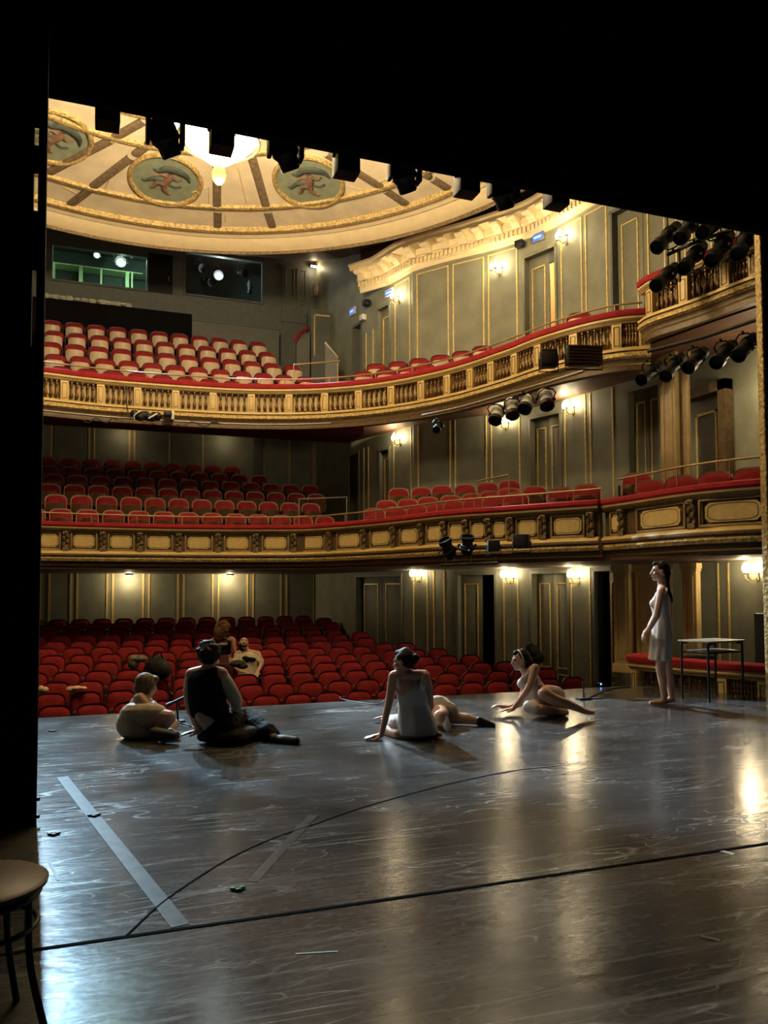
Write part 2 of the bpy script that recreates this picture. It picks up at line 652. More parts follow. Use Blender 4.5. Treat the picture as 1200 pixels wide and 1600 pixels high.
seam = mat('black_floor_joint', (0.002, 0.002, 0.002), 0.95, spec=0.05)
line = [onz(x, y, 0) for x, y in ((-160, 1516), (65, 1483), (700, 1392), (1200, 1318), (1330, 1298))]
mb = MB()
mb.sweep([(p.x, p.y) for p in line], [(-0.011, 0.001), (-0.011, 0.003), (0.011, 0.003), (0.011, 0.001)], close=True)
structure(mb.build('trim_2', seam, smooth=0))
arc = spline([onz(x, y, 0).to_2d() for x, y in ((197, 1463), (250, 1414), (300, 1378), (360, 1341), (425, 1311), (492, 1288), (560, 1264), (640, 1241), (720, 1221), (800, 1205), (880, 1196))], 6)
mb = MB()
mb.sweep(arc, [(-0.0045, 0.001), (-0.0045, 0.003), (0.0045, 0.003), (0.0045, 0.001)], close=True)
structure(mb.build('trim_3', seam, smooth=0))

# ------------------------------------------------------------------ house floors and ceilings
mb = MB()
pts = [(-7.6, 9.19), (7.7, 9.19), (9.0, 10.4), (8.6, 12.9), (7.7, 14.8), (6.6, 16.3), (5.7, 21.3), (-4.3, 21.3), (-5.3, 16.3), (-7.2, 12.9), (-7.8, 10.4)]
pfz = lambda v: -1.13 + 0.0845 * (v - 12.21) / 0.759
mb.add([(x, y, pfz(y) - 0.3) for x, y in pts] + [(x, y, pfz(y)) for x, y in pts],
       [tuple(range(len(pts) - 1, -1, -1)), tuple(range(len(pts), 2 * len(pts)))] +
       [(i, (i + 1) % len(pts), (i + 1) % len(pts) + len(pts), i + len(pts)) for i in range(len(pts))])
structure(mb.build('floor', K['concrete'], smooth=0))


def slab(name, poly, z0, z1, m):
    mb = MB()
    n = len(poly)
    mb.add([(p[0], p[1], z0) for p in poly] + [(p[0], p[1], z1) for p in poly],
           [tuple(range(n - 1, -1, -1)), tuple(range(n, 2 * n))] + [(i, (i + 1) % n, (i + 1) % n + n, i + n) for i in range(n)])
    return structure(mb.build(name, m, smooth=0))


inset = lambda path, d: [Vector(p) + Vector((b[1] - a[1], a[0] - b[0])).normalized() * d
                         for p, a, b in zip(path, [path[0]] + list(path[:-1]), list(path[1:]) + [path[-1]])]
right_part = [p for p in WR if p.y > 6.0]
# first gallery soffit reaches the walls all round
B1in = inset(B1P, -0.12)
poly = [p for p in B1in] + [Vector((7.2, 9.9)), Vector((7.35, 8.2)), Vector((7.75, 7.45)), Vector((8.4, 6.9)), Vector((9.11, 6.75))] + [p - Vector((0.02, 0)) for p in reversed(WR)] + [p + Vector((0.02, 0)) for p in reversed(WL)]
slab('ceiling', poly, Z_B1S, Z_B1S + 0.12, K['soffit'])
B2in = inset(B2P, -0.12)
wr2 = [p - Vector((0.02, 0)) for p in WR if p.y < 17.4]
poly = [p for p in B2in] + [Vector((7.85, 9.7)), Vector((8.0, 8.6)), Vector((8.15, 7.8)), Vector((8.45, 7.1)), Vector((9.11, 6.75))] + list(reversed(wr2)) + \
       [Vector((6.3, 17.6)), Vector((5.9, 18.9)), Vector((-4.6, 18.9))] + [Vector((1.32 - p.x + 0.04, p.y)) for p in wr2]
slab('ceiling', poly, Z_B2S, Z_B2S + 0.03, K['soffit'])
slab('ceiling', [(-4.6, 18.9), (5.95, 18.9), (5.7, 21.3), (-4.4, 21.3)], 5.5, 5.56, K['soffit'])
mb = MB()
mb.box(-4.6, 5.95, 18.88, 18.94, 5.05, 5.56)
structure(mb.build('trim_4', K['soffit'], smooth=0))

B1V = [17.27 + 0.759 * i for i in range(6)]
B1T = [3.02, 3.39, 3.71, 4.03, 4.33, 4.66]
B2V = [17.33 + 0.77 * i for i in range(5)]
B2T = [5.95, 6.41, 6.89, 7.39, 7.88]
for V, T, x1 in ((B1V, B1T, 5.1), (B2V, B2T, 4.75)):
    for i, (v, t) in enumerate(zip(V, T)):
        f = t - 0.86
        y1 = V[i + 1] - 0.32 if i + 1 < len(V) else VB
        mb = MB()
        mb.box(-4.4, x1 if i else 5.6, v - 0.32 if i else 16.7, y1, f - 0.25, f)
        structure(mb.build('floor', K['carpet'], smooth=0))
# side floors of the galleries
for P, zf in ((B1in, 1.98), (B2in, 5.145)):
    pp = [p for p in P if p.x > 3.9]
    poly = pp + [Vector((8.6, 9.7)), Vector((9.1, 9.7))] + [p - Vector((0.02, 0)) for p in reversed(WR) if p.y > 9.7 and p.y < 17.9] + [Vector((5.4, 17.9)), Vector((4.0, 16.9))]
    slab('floor', poly, zf - 0.06, zf, K['carpet'])
for bx, zf in ((BOX1, 1.98), (BOX2, 5.145), (BOX0, -0.02)):
    poly = [p + Vector((0.1, 0)) for p in bx if p.y < 9.6 and p.y > 6.75] + [Vector((9.1, 6.75)), Vector((9.1, 9.7)), Vector((7.9, 9.7))]
    slab('floor', poly, zf - 0.06, zf, K['carpet'])

# ------------------------------------------------------------------ walls
SR = lambda px: hit(px, WR)[2]
H = []
DO = []


def opening(n, px0, px1, z0, z1, kind):
    a, b = SR(px0), SR(px1)
    H.append((a, b, z0, z1))
    DO.append((n, a, b, z0, z1, kind))


opening(1, 552, 567, 5.1, zw(560, 506), 'closed_dark')
opening(2, 591, 611, 5.1, zw(600, 478), 'single')
opening(3, 822, 876, 5.08, zw(822, 402), 'open')
opening(4, 962, 1053, 5.08, zw(962, 331), 'double')
opening(5, 545, 562, 2.12, 4.8, 'closed_dark')
opening(6, 593, 610, 2.12, 4.7, 'single')
opening(7, 828, 880, 2.12, 4.86, 'double')
opening(8, 983, 1037, 2.12, 4.9, 'double')
opening(9, 556, 628, -0.65, 1.70, 'double')
opening(10, 712, 775, -0.9, 1.70, 'ajar')
opening(11, 828, 888, -0.95, 1.70, 'double')
opening(12, 925, 962, -1.0, 1.72, 'ajar2')
ST = []
BD = []


def gilt_rect(px0, px1, z0, z1, wd=0.028, top=True):
    a, b = SR(px0), SR(px1)
    ST.append((a, z0, z1, wd))
    ST.append((b, z0, z1, wd))
    if top:
        BD.append((a, b, z1 - wd, wd))


for a, b in ((619, 642), (654, 703), (711, 759), (767, 812), (883, 915), (922, 955), (1066, 1080), (1092, 1122), (1130, 1160)):
    gilt_rect(a, b, 5.1, Z_TOP - 0.13)
for a, b in ((616, 643), (654, 704), (712, 761), (769, 813), (885, 917), (925, 960)):
    gilt_rect(a, b, 2.15, Z_B2S - 0.02, top=False)
for a, b in ((646, 667), (677, 693), (786, 808), (891, 920), (1120, 1136)):
    gilt_rect(a, b, -0.9, 1.74, 0.03, top=False)
for px, (z0, z1) in ((573, (5.15, 7.7)), (584, (5.15, 7.7)), (569, (2.2, 4.85)), (576, (2.2, 4.85))):
    ST.append((SR(px), z0, z1, 0.03))
sheet('wall_right', WR, -1.4, Z_TOP + 0.1, H, ST, BD)
sheet('wall_left', WL, -1.4, Z_TOP + 0.1)

# back wall with the two control-room windows
WBK = [Vector((-4.4, VB)), Vector((5.72, VB))]
sbk = lambda px: onv(px, 800, VB).x + 4.4
zbk = lambda px, py: onv(px, py, VB).z
win1 = (sbk(76), sbk(225), zbk(150, 444), zbk(150, 392))
win2 = (sbk(287), sbk(408), zbk(350, 466), zbk(350, 402))
st = []
for px in (65, 79, 112.5, 122.5, 169, 178, 225, 234, 279, 288, 333, 342, 387, 396, 439, 448, 491, 499, 543):
    st.append((sbk(px), -0.3, Z_B1S, 0.05))
for px in (79, 138, 146, 201, 209, 264, 316, 412, 452):
    st.append((sbk(px), 3.7, 5.5, 0.045))
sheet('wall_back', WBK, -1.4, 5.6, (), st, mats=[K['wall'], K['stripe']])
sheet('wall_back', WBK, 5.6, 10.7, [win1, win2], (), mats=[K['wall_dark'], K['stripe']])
# pale pilaster at the back of the first gallery
P = onv(492, 700, VB)
mb = MB()
mb.box(P.x - 0.1, P.x + 0.1, VB - 0.06, VB, 3.6, 5.5)
structure(mb.build('trim_5', K['column'], smooth=0))
structure(MB().box(onv(396, 700, VB).x, onv(409, 700, VB).x, VB - 0.05, VB, 3.6, 5.5).build('trim_6', K['wall_dark'], smooth=0))

# control room behind the back wall
x0, x1 = -2.2, 4.6
mb = MB()
mb.box(x0, x1, VB + 2.2, VB + 2.25, 8.5, 11)
mb.box(x0, x1, VB + 0.02, VB + 2.25, 8.7, 8.75)
mb.box(x0, x1, VB + 0.02, VB + 2.25, 10.9, 10.95)
mb.box(x0 - 0.05, x0, VB + 0.02, VB + 2.25, 8.7, 10.95)
mb.box(x1, x1 + 0.05, VB + 0.02, VB + 2.25, 8.7, 10.95)
mb.box(1.35, 1.45, VB + 0.02, VB + 2.25, 8.7, 10.95)
structure(mb.build('wall_control_room', mat('control_room_paint', (0.055, 0.08, 0.07), 0.7), smooth=0))
gl = bpy.data.materials.new('window_glass')
gl.use_nodes = True
g_ = gl.node_tree
g_.nodes.clear()
o_ = g_.nodes.new('ShaderNodeOutputMaterial')
mx = g_.nodes.new('ShaderNodeMixShader')
mx.inputs[0].default_value = 0.06
tr = g_.nodes.new('ShaderNodeBsdfTransparent')
gg = g_.nodes.new('ShaderNodeBsdfGlossy')
gg.inputs['Roughness'].default_value = 0.05
g_.links.new(tr.outputs[0], mx.inputs[1])
g_.links.new(gg.outputs[0], mx.inputs[2])
g_.links.new(mx.outputs[0], o_.inputs[0])
for n, (a, b, c, d) in enumerate((win1, win2), 1):
    a, b = a - 4.4, b - 4.4
    fr = MB()
    t = 0.05
    fr.box(a - t, b + t, VB - 0.03, VB + 0.1, d, d + t)
    fr.box(a - t, b + t, VB - 0.05, VB + 0.1, c - t, c)
    fr.box(a - t, a, VB - 0.03, VB + 0.1, c, d)
    fr.box(b, b + t, VB - 0.03, VB + 0.1, c, d)
    wo = structure(fr.build('window_%d' % n, K['wall_dark'], smooth=0))
    MB().box(a, b, VB + 0.03, VB + 0.036, c, d).build('pane', gl, wo, smooth=0)
# dark door leaf between the windows
p, q = onv(232, 395, VB), onv(270, 395, VB)
dz = zbk(250, 458)
d_ = structure(MB().box(p.x, q.x, VB - 0.03, VB, dz, p.z).build('door_13', K['black_metal'], smooth=0))
MB().tube([(q.x - 0.1, VB - 0.03, dz + 0.35), (q.x - 0.1, VB - 0.07, dz + 0.35), (q.x - 0.1, VB - 0.07, dz + 0.45)], 0.012).build('handle', K['chrome'], d_)


# ------------------------------------------------------------------ doors
def leaf(parent, mw, x0, x1, z0, z1, y=0.0, knob=None, gold=True):
    mb = MB()
    mb.bbox(x0, x1, y, y + 0.04, z0, z1, 0.004, mat=mw)
    lf = mb.build('leaf', K['door'], parent)
    w_, h_ = x1 - x0, z1 - z0
    mm = MB()
    hs = ((0.06, 0.12), (0.15, 0.24), (0.28, 0.93)) if h_ > 2 else ((0.08, 0.24), (0.28, 0.93))
    for a, b in hs:
        X0, X1, Z0, Z1 = x0 + 0.17 * w_, x1 - 0.17 * w_, z0 + a * h_, z0 + b * h_
        t = 0.026
        for bx in ((X0, X1, Z0, Z0 + t), (X0, X1, Z1 - t, Z1), (X0, X0 + t, Z0, Z1), (X1 - t, X1, Z0, Z1)):
            mm.box(bx[0], bx[1], y - 0.018, y, bx[2], bx[3], 0, mw)
    mm.build('panel_moulding', K['gilt'] if gold else K['door'], lf, smooth=0)
    if knob is not None:
        MB().tube([mw @ Vector((knob, y, z0 + 1.0)), mw @ Vector((knob, y - 0.05, z0 + 1.0)), mw @ Vector((knob - 0.08, y - 0.05, z0 + 1.0))], 0.012).build('handle', K['brass'], lf)
    return lf


for n, a, b, z0, z1, kind in DO:
    P0, P1 = arc_at(WR, a)[0], arc_at(WR, b)[0]
    mw = frame2(P0, P1, 0)
    L = (P1 - P0).length
    fr = MB()
    dp = 0.22
    t = 0.05
    fr.box(0, t, -0.03, dp, z0, z1, 0, mw)
    fr.box(L - t, L, -0.03, dp, z0, z1, 0, mw)
    fr.box(-0.02, L + 0.02, -0.03, dp, z1 - t, z1 + 0.02, 0, mw)
    d = structure(fr.build('door_%d' % n, K['wall_dark'] if n in (1, 4, 12) else K['door'], smooth=0))
    zz = z1 - t
    if kind == 'double':
        leaf(d, mw, t, L / 2 - 0.004, z0, zz, 0.12)
        leaf(d, mw, L / 2 + 0.004, L - t, z0, zz, 0.12, knob=L / 2 + 0.09)
    elif kind == 'single':
        leaf(d, mw, t, L - t, z0, zz, 0.08, knob=L - 0.15)
    elif kind == 'closed_dark':
        leaf(d, mw, t, L - t, z0, zz, 0.16, gold=False)
    elif kind == 'open':
        leaf(d, mw, t, L * 0.66, z0, zz, 0.12)
        MB().box(L * 0.66, L - t, 0.12, 0.16, zz - 0.22, zz, 0, mw).build('transom', K['wall_dark'], d, smooth=0)
    else:
        q = 0.60 if kind == 'ajar' else 0.45
        if kind == 'ajar':
            leaf(d, mw, t, L * 0.58, z0, zz, 0.12)
        else:
            leaf(d, mw, L * 0.5, L - t, z0, zz, 0.12)
    if kind in ('open', 'ajar', 'ajar2'):
        cm = K['corridor'] if kind == 'open' else K['black']  # black walls stand in for the dark of unlit passages
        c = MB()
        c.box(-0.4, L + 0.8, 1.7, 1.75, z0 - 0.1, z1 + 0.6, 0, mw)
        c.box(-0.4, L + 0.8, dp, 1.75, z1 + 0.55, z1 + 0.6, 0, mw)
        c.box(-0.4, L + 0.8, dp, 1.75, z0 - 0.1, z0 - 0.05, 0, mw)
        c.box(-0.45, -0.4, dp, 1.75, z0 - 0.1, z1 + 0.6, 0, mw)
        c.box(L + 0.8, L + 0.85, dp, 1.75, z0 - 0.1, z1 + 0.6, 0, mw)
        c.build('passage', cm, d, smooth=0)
        if kind == 'open':
            k = MB()
            k.box(-0.4, L + 0.8, 1.64, 1.7, z0 + 2.05, z0 + 2.2, 0, mw)
            k.build('passage_moulding', K['wall_dark'], d, smooth=0)
            k = MB()
            k.box(L * 0.78, L + 0.5, 1.62, 1.69, z0, z0 + 1.05, 0, mw)
            k.build('passage_cupboard', K['wall_dark'], d, smooth=0)
            lamp('passage_light', 'POINT', mw @ Vector((L * 0.6, 0.95, z1 + 0.2)), 110, WARM2, 0.12)

# ------------------------------------------------------------------ cornice of the right wall
cp = [WR[1] + Vector((-0.1, 0.0))] + [p for p in WR if 9.9 < p.y < 18.2]
cp[0] = Vector((5.98, 18.0))
prof = [(0, 8.58), (0.04, 8.58), (0.05, 8.66), (0.09, 8.68), (0.09, 8.80), (0.13, 8.81), (0.13, 8.84), (0.16, 8.85), (0.16, 8.99), (0.44, 9.00), (0.45, 9.05),
        (0.50, 9.09), (0.52, 9.13), (0, 9.14)]
mb = MB()
mb.sweep(cp, prof, 0)
L = sum((b - a).length for a, b in zip(cp[:-1], cp[1:]))
s = 0.05
while s < L:
    P, t = arc_at(cp, s)
    mb.box(-0.028, 0.028, -0.145, -0.08, 8.69, 8.795, 0, frame2(P, P + t, 0))
    s += 0.105
co = structure(mb.build('trim_7', K['cream'], smooth=0))
acan = MB()
acan.prism([(0, 0), (0.29, 0.0), (0.29, -0.04), (0.24, -0.08), (0.15, -0.08), (0.10, -0.13), (0.04, -0.18), (0, -0.18)], -0.09, 0.09)
for k in range(5):
    acan.ball((0.06 + 0.045 * k, 0.035 * (-1) ** k, -0.105 + 0.012 * k), 0.035, 0.045, 0.025, 8)
acme = acan.mesh('bracket', K['cream'])
s = 0.2
while s < L:
    P, t = arc_at(cp, s)
    o = bpy.data.objects.new('bracket', acme)
    COL.objects.link(o)
    o.parent = co
    n = Vector((t.y, -t.x, 0))
    mm = Matrix((n, Vector((t.x, t.y, 0)), Vector((0, 0, 1)))).transposed().to_4x4()
    mm.translation = (P.x + n.x * 0.15, P.y + n.y * 0.15, 8.99)
    o.matrix_basis = mm
    s += 0.43

sheet('wall_right', [WR[0], WR[1], WR[2]], Z_TOP + 0.1, 10.8)
mb = MB()
mb.sweep(cp, [(0.02, 9.12), (0.02, 9.6), (0.0, 10.6)], 0)
structure(mb.build('trim_17', K['soffit'], smooth=0))
# ------------------------------------------------------------------ dome
DC = Vector((0.88, 10.89))
DR = [(7.6, 9.30), (6.95, 9.26), (6.90, 8.94), (6.83, 8.90), (6.82, 9.02), (6.76, 9.06), (6.5, 9.10), (6.44, 9.14), (6.27, 9.16), (6.22, 9.20), (5.64, 9.34),
      (4.2, 9.68), (3.45, 9.80), (2.0, 9.95), (0.25, 10.0)]


def dome_z(r):
    for a, b in zip(DR[9:-1], DR[10:]):
        if b[0] <= r <= a[0]:
            return b[1] + (a[1] - b[1]) * (r - b[0]) / (a[0] - b[0])
    return 9.2 if r > 6 else 10.0




def ring(mb, prof, m, n=120):
    """prof: (r, z) revolved about the dome centre"""
    k = len(prof)
    vs = [(DC.x + r * math.cos(2 * PI * i / n), DC.y + r * math.sin(2 * PI * i / n), z) for i in range(n) for r, z in prof]
    fs = [(i * k + j, ((i + 1) % n) * k + j, ((i + 1) % n) * k + j + 1, i * k + j + 1) for i in range(n) for j in range(k - 1)]
    mb.add(vs, fs, m)


mb = MB()
ring(mb, DR[9:], 0)
ring(mb, [(7.7, 9.30), (6.95, 9.28), (6.9, 8.95)], 3)
ring(mb, [(6.90, 8.95), (6.87, 8.88), (6.82, 8.87), (6.80, 8.93)], 4)  # lip takes a dark brown for the shade on its carving
ring(mb, [(6.80, 8.93), (6.49, 9.07), (6.47, 9.10)], 1)
ring(mb, [(6.47, 9.10), (6.45, 9.075)], 3)
ring(mb, [(6.45, 9.075), (6.28, 9.14)], 1)
ring(mb, [(6.28, 9.13), (6.26, 9.09), (6.20, 9.11), (6.17, 9.20)], 2)
for r0 in (5.60, 4.15, 3.4):
    z_ = dome_z(r0)
    ring(mb, [(r0 + 0.065, z_ + 0.0), (r0 + 0.05, z_ - 0.05), (r0, z_ - 0.065), (r0 - 0.05, z_ - 0.045), (r0 - 0.065, z_ + 0.03)], 2)
dome = structure(mb.build('ceiling', [K['ceil'], K['cream'], K['carve'], K['rib'], K['bracket']], smooth=40))
# rest of the flat ceiling round the dome and the sloping soffit at the back
mb = MB()
vs = [(DC.x + 7.6 * math.cos(2 * PI * i / 72), DC.y + 7.6 * math.sin(2 * PI * i / 72), 9.30) for i in range(72)]
vo = [(DC.x + 14 * math.cos(2 * PI * i / 72), DC.y + 14 * math.sin(2 * PI * i / 72), 9.30 + (max(0, math.sin(2 * PI * i / 72)) ** 1.5) * 2.6) for i in range(72)]
mb.add(vs + vo, [(i, (i + 1) % 72, (i + 1) % 72 + 72, i + 72) for i in range(72)])
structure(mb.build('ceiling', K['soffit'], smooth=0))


def on_dome(px, py):
    z = 9.4
    for _ in range(12):
        p = onz(px, py, z)
        z = dome_z((p.to_2d() - DC).length)
    return onz(px, py, z)


rb = 0
for pa, pb in (((77, 268), (173, 218)), ((180, 213), (225, 188)), ((108, 320), (143, 293)), ((146, 290), (205, 245)), ((212, 240), (262, 205)),
               ((340, 356), (340, 329)), ((339, 321), (339, 258)), ((427, 357), (418, 330)), ((416, 322), (393, 243)),
               ((640, 321), (603, 297)), ((596, 292), (510, 240)), ((711, 298), (676, 279)), ((670, 275), (600, 240))):
    a, b = on_dome(*pa), on_dome(*pb)
    mb = MB()
    t = (b - a).to_2d().normalized()
    n = Vector((-t.y, t.x)) * 0.085
    pts = [a.to_2d().lerp(b.to_2d(), k / 6) for k in range(7)]
    vs = []
    for q in pts:
        z_ = dome_z((q - DC).length)
        for s_, dz in ((1, 0.01), (1, -0.035), (0.45, -0.05), (-0.45, -0.05), (-1, -0.035), (-1, 0.01)):
            vs.append((q.x + n.x * s_, q.y + n.y * s_, z_ + dz))
    mb.add(vs, [(i * 6 + j, i * 6 + j + 1, i * 6 + 7 + j, i * 6 + 6 + j) for i in range(6) for j in range(5)])
    mb.build('rib', K['rib'], dome, smooth=0)

# faint painted corner lines of the dome fields
mb = MB()
for seg in (((170, 281), (160, 305), (215, 315)), ((300, 300), (326, 292), (326, 318)), ((352, 335), (352, 347)), ((545, 290), (565, 296)),
            ((100, 292), (120, 302)), ((175, 268), (150, 288)), ((590, 285), (626, 270)), ((385, 318), (372, 262))):
    pts = [on_dome(*q) + Vector((0, 0, -0.006)) for q in seg]
    mb.tube(pts, 0.012, 4)
mb.build('painted_corner', K['stripe'], dome, smooth=0)
# ------------------------------------------------------------------ parapets
def part_at(path, s, name, me, parent, z=0.0, off=0.0, w=None):
    P, t = arc_at(path, s)
    n = Vector((t.y, -t.x))
    o = bpy.data.objects.new(name, me)
    COL.objects.link(o)
    o.parent = parent
    m = Matrix((Vector((t.x, t.y, 0)), Vector((-n.x, -n.y, 0)), Vector((0, 0, 1)))).transposed().to_4x4()
    if w:
        m = m @ Matrix.Diagonal((w, 1, 1, 1))
    m.translation = (P.x + n.x * off, P.y + n.y * off, z)
    o.matrix_basis = m
    return o


bal_prof = [(0.034, 0), (0.034, 0.03), (0.020, 0.035), (0.026, 0.055), (0.042, 0.10), (0.044, 0.125), (0.034, 0.155), (0.018, 0.19), (0.016, 0.215), (0.026, 0.225), (0.026, 0.24),
            (0.016, 0.25), (0.022, 0.275), (0.034, 0.31), (0.030, 0.335), (0.018, 0.35), (0.034, 0.36), (0.034, 0.39)]
BAL = MB().lathe([(r_ * 0.82, z_) for r_, z_ in bal_prof], 10).mesh('baluster', K['turned'])
pm = MB()
pm.bbox(-0.075, 0.075, -0.06, 0.06, 0, 0.39, 0.004, 0)
for q in ((-0.045, 0.045, 0.04, 0.05), (-0.045, 0.045, 0.34, 0.35), (-0.045, -0.037, 0.04, 0.35), (0.037, 0.045, 0.04, 0.35)):
    pm.box(q[0], q[1], -0.068, -0.06, q[2], q[3], 1)
POST = pm.mesh('pedestal', [K['balgold'], K['baldark']])


def balustrade(name, label, path, zt, posts, group=None, per=5, low=True, dark=False):
    """zt: top of the gilt rail under the red pad"""
    root = tag(empty(name, (path[len(path) // 2].x, path[len(path) // 2].y, zt - 0.8)), label, 'balustrade', group)
    inv = Matrix.Translation(-root.location)
    bk = [K['balgold'], K['baldark'], K['carve']]

    def add(o):
        o.parent = root
        o.matrix_basis = inv @ o.matrix_basis
        return o
    add(MB().sweep(path, [(0.05, zt), (0.065, zt + 0.03), (0.06, zt + 0.085), (0.02, zt + 0.105), (-0.12, zt + 0.11), (-0.2, zt + 0.09), (-0.2, zt), (-0.1, zt - 0.01)], 0, True)
        .build('padded_rail', K['velvet']))
    add(MB().sweep(path, [(0.0, zt - 0.105), (0.02, zt - 0.085), (0.02, zt - 0.07), (0.05, zt - 0.045), (0.05, zt - 0.02), (0.03, zt - 0.015), (0.03, zt - 0.001), (-0.16, zt - 0.001), (-0.16, zt - 0.105)],
                   [0, 1, 0, 0, 1, 0, 0, 0, 0], True).build('cornice', bk))
    zb = zt - 0.505
    add(MB().sweep(path, [(0.02, zb + 0.01), (0.05, zb - 0.01), (0.05, zb - 0.045), (0.02, zb - 0.055), (0.06, zb - 0.10), (0.065, zb - 0.14), (0.02, zb - 0.165), (0.0, zb - 0.20),
                          (0.0, zb - 0.24), (-0.03, zb - 0.26), (-0.03, zb - 0.34), (-0.16, zb - 0.34), (-0.16, zb + 0.01)], [0, 0, 1, 2, 2, 2, 1, 1, 0, 1, 1, 1, 1], True).build('base_moulding', bk))
    add(MB().sweep(path, [(-0.125, zb), (-0.125, zt - 0.1), (-0.14, zt - 0.1), (-0.14, zb)], 0, True).build('back_board', K['backboard'] if name.startswith('balcony') else K['bracket'], smooth=0))
    for i, s in enumerate(posts):
        add(part_at(path, s, 'pedestal', POST, None, zb + 0.005, -0.06))
    for a, b in zip(posts[:-1], posts[1:]):
        n = per if isinstance(per, int) else per(b - a)
        for k in range(n):
            add(part_at(path, a + 0.09 + (b - a - 0.18) * (k + 0.5) / n, 'baluster', BAL, None, zb + 0.005, -0.06))
    return root


S2 = lambda px: hit(px, B2P)[2]
posts = [S2(40)] + [S2(x) for x in (98, 155, 213, 273, 332, 392, 451, 507, 560, 611, 658, 699, 735, 768, 805, 842, 899, 968, 1012)]
b2 = balustrade('balcony_balustrade', 'long curved upper gallery balustrade with ochre rails, bronze balusters and red padded top', B2P, 5.584, posts)
LB = sum((b - a).length for a, b in zip(BOX2[:-1], BOX2[1:]))
S3 = lambda px: hit(px, BOX2)[2]
balustrade('box_balustrade', 'short upper box balustrade bulging out at right under a cluster of black spotlights', BOX2, 5.5 + 0.42, [S3(1020), S3(1074), S3(1140), S3(1187)])
S0 = lambda px: hit(px, BOX0)[2]
balustrade('box_balustrade', 'low stage level box balustrade with red rail behind the standing woman and desk', BOX0, 0.30, [S0(985), S0(1120), S0(1186)], per=8)


def parapet(name, label, path, zt, cent, wid):
    root = tag(empty(name, (path[len(path) // 2].x, path[len(path) // 2].y, zt - 0.8)), label, 'balcony parapet')
    inv = Matrix.Translation(-root.location)
    bk = [K['balgold'], K['baldark'], K['carve'], K['soffit']]

    def add(o):
        o.parent = root
        o.matrix_basis = inv @ o.matrix_basis
        return o
    z = lambda d: zt - d
    add(MB().sweep(path, [(0.05, z(0.10)), (0.07, z(0.07)), (0.065, z(0.02)), (0.02, zt), (-0.16, zt), (-0.2, z(0.03)), (-0.2, z(0.10))], 0, True).build('padded_rail', K['velvet']))
    add(MB().sweep(path, [(0.0, z(0.20)), (0.03, z(0.17)), (0.04, z(0.13)), (0.045, z(0.101)), (-0.16, z(0.101)), (-0.16, z(0.20))], [1, 1, 0, 1, 1, 1], True).build('cornice', bk))
    add(MB().sweep(path, [(-0.05, z(0.20)), (-0.16, z(0.20)), (-0.16, z(0.58)), (-0.05, z(0.58))], 1, True).build('field', bk, smooth=0))
    add(MB().sweep(path, [(-0.02, z(0.56)), (0.03, z(0.59)), (0.05, z(0.62)), (0.05, z(0.66)), (0.01, z(0.68)), (0.04, z(0.72)), (0.02, z(0.77)), (-0.05, z(0.79)), (-0.05, z(0.84)),
                          (-0.10, z(0.86)), (-0.12, z(0.90)), (-0.16, z(0.90)), (-0.16, z(0.56))], [0, 0, 1, 1, 2, 2, 1, 1, 0, 1, 1, 1, 1], True).build('base_moulding', bk))
    for s, w_ in zip(cent, wid):
        hw, t = w_ / 2, 0.028
        pb = MB()
        for q in ((-hw, hw, -0.56, -0.525), (-hw, hw, -0.225, -0.20), (-hw, -hw + t, -0.56, -0.2), (hw - t, hw, -0.56, -0.2)):
            pb.bbox(q[0], q[1], -0.03, 0.01, q[2], q[3], 0.006)
        p_ = add(part_at(path, s, 'panel', pb.mesh('panel', K['frame']), None, zt, -0.05))
        a, b, c = hw * 0.80, 0.125, 0.055
        ob = MB()
        ob.prism([(-a, -0.375 - b + c), (-a + c, -0.375 - b), (a - c, -0.375 - b), (a, -0.375 - b + c), (a, -0.375 + b - c), (a - c, -0.375 + b), (-a + c, -0.375 + b), (-a, -0.375 + b - c)], -0.02, 0.005)
        oo = ob.build('octagon_inlay', K['panel'], p_, smooth=0)
        rn = MB()
        rn.tube([(x, -0.022, z_ - 0.375) for x, z_ in [(a * 0.9 * math.copysign(abs(math.cos(k * PI / 16)) ** 0.5, math.cos(k * PI / 16)), b * 0.85 * math.copysign(abs(math.sin(k * PI / 16)) ** 0.5, math.sin(k * PI / 16))) for k in range(33)]], 0.004, 4)
        rn.build('painted_ring', K['baldark'], p_, smooth=0)
    return root, add


S1 = lambda px: hit(px, B1P)[2]
cx = (78, 132, 190, 249, 311, 371, 430, 487, 543, 592, 637, 676, 710, 745, 778, 822, 885)
cent = [S1(x) for x in cx]
edge = [S1(x) for x in (103, 161, 219, 280, 341, 400, 459, 514, 568, 614, 657, 693, 727, 762, 797, 848, 922)]
edge = [cent[0] - (edge[0] - cent[0])] + edge
P1ROOT, addp = parapet('balcony_parapet', 'long curved first gallery parapet with octagonal ochre panels, carved brackets and red rail', B1P, 2.69, cent, [(b - a) * 0.72 for a, b in zip(edge[:-1], edge[1:])])
bk = MB()
bk.prism([(0, -0.19), (0.09, -0.19), (0.095, -0.24), (0.05, -0.30), (0.035, -0.44), (0.07, -0.52), (0.06, -0.58), (0, -0.58)], -0.055, 0.055)
for k in range(4):
    bk.ball((0.06, 0.03 * (-1) ** k, -0.27 - 0.06 * k), 0.03, 0.035, 0.045, 8)
bk.ball((0.06, 0, -0.21), 0.055, 0.06, 0.03, 8)
rot = Matrix.Rotation(-PI / 2, 4, 'Z')
bm_ = MB()
bm_.add([rot @ Vector(p) for p in bk.v], bk.f)
BRK = bm_.mesh('console_bracket', K['bracket'])
for s in edge:
    addp(part_at(B1P, s, 'console_bracket', BRK, None, 2.69, -0.05))
Sb = lambda px: hit(px, BOX1)[2]
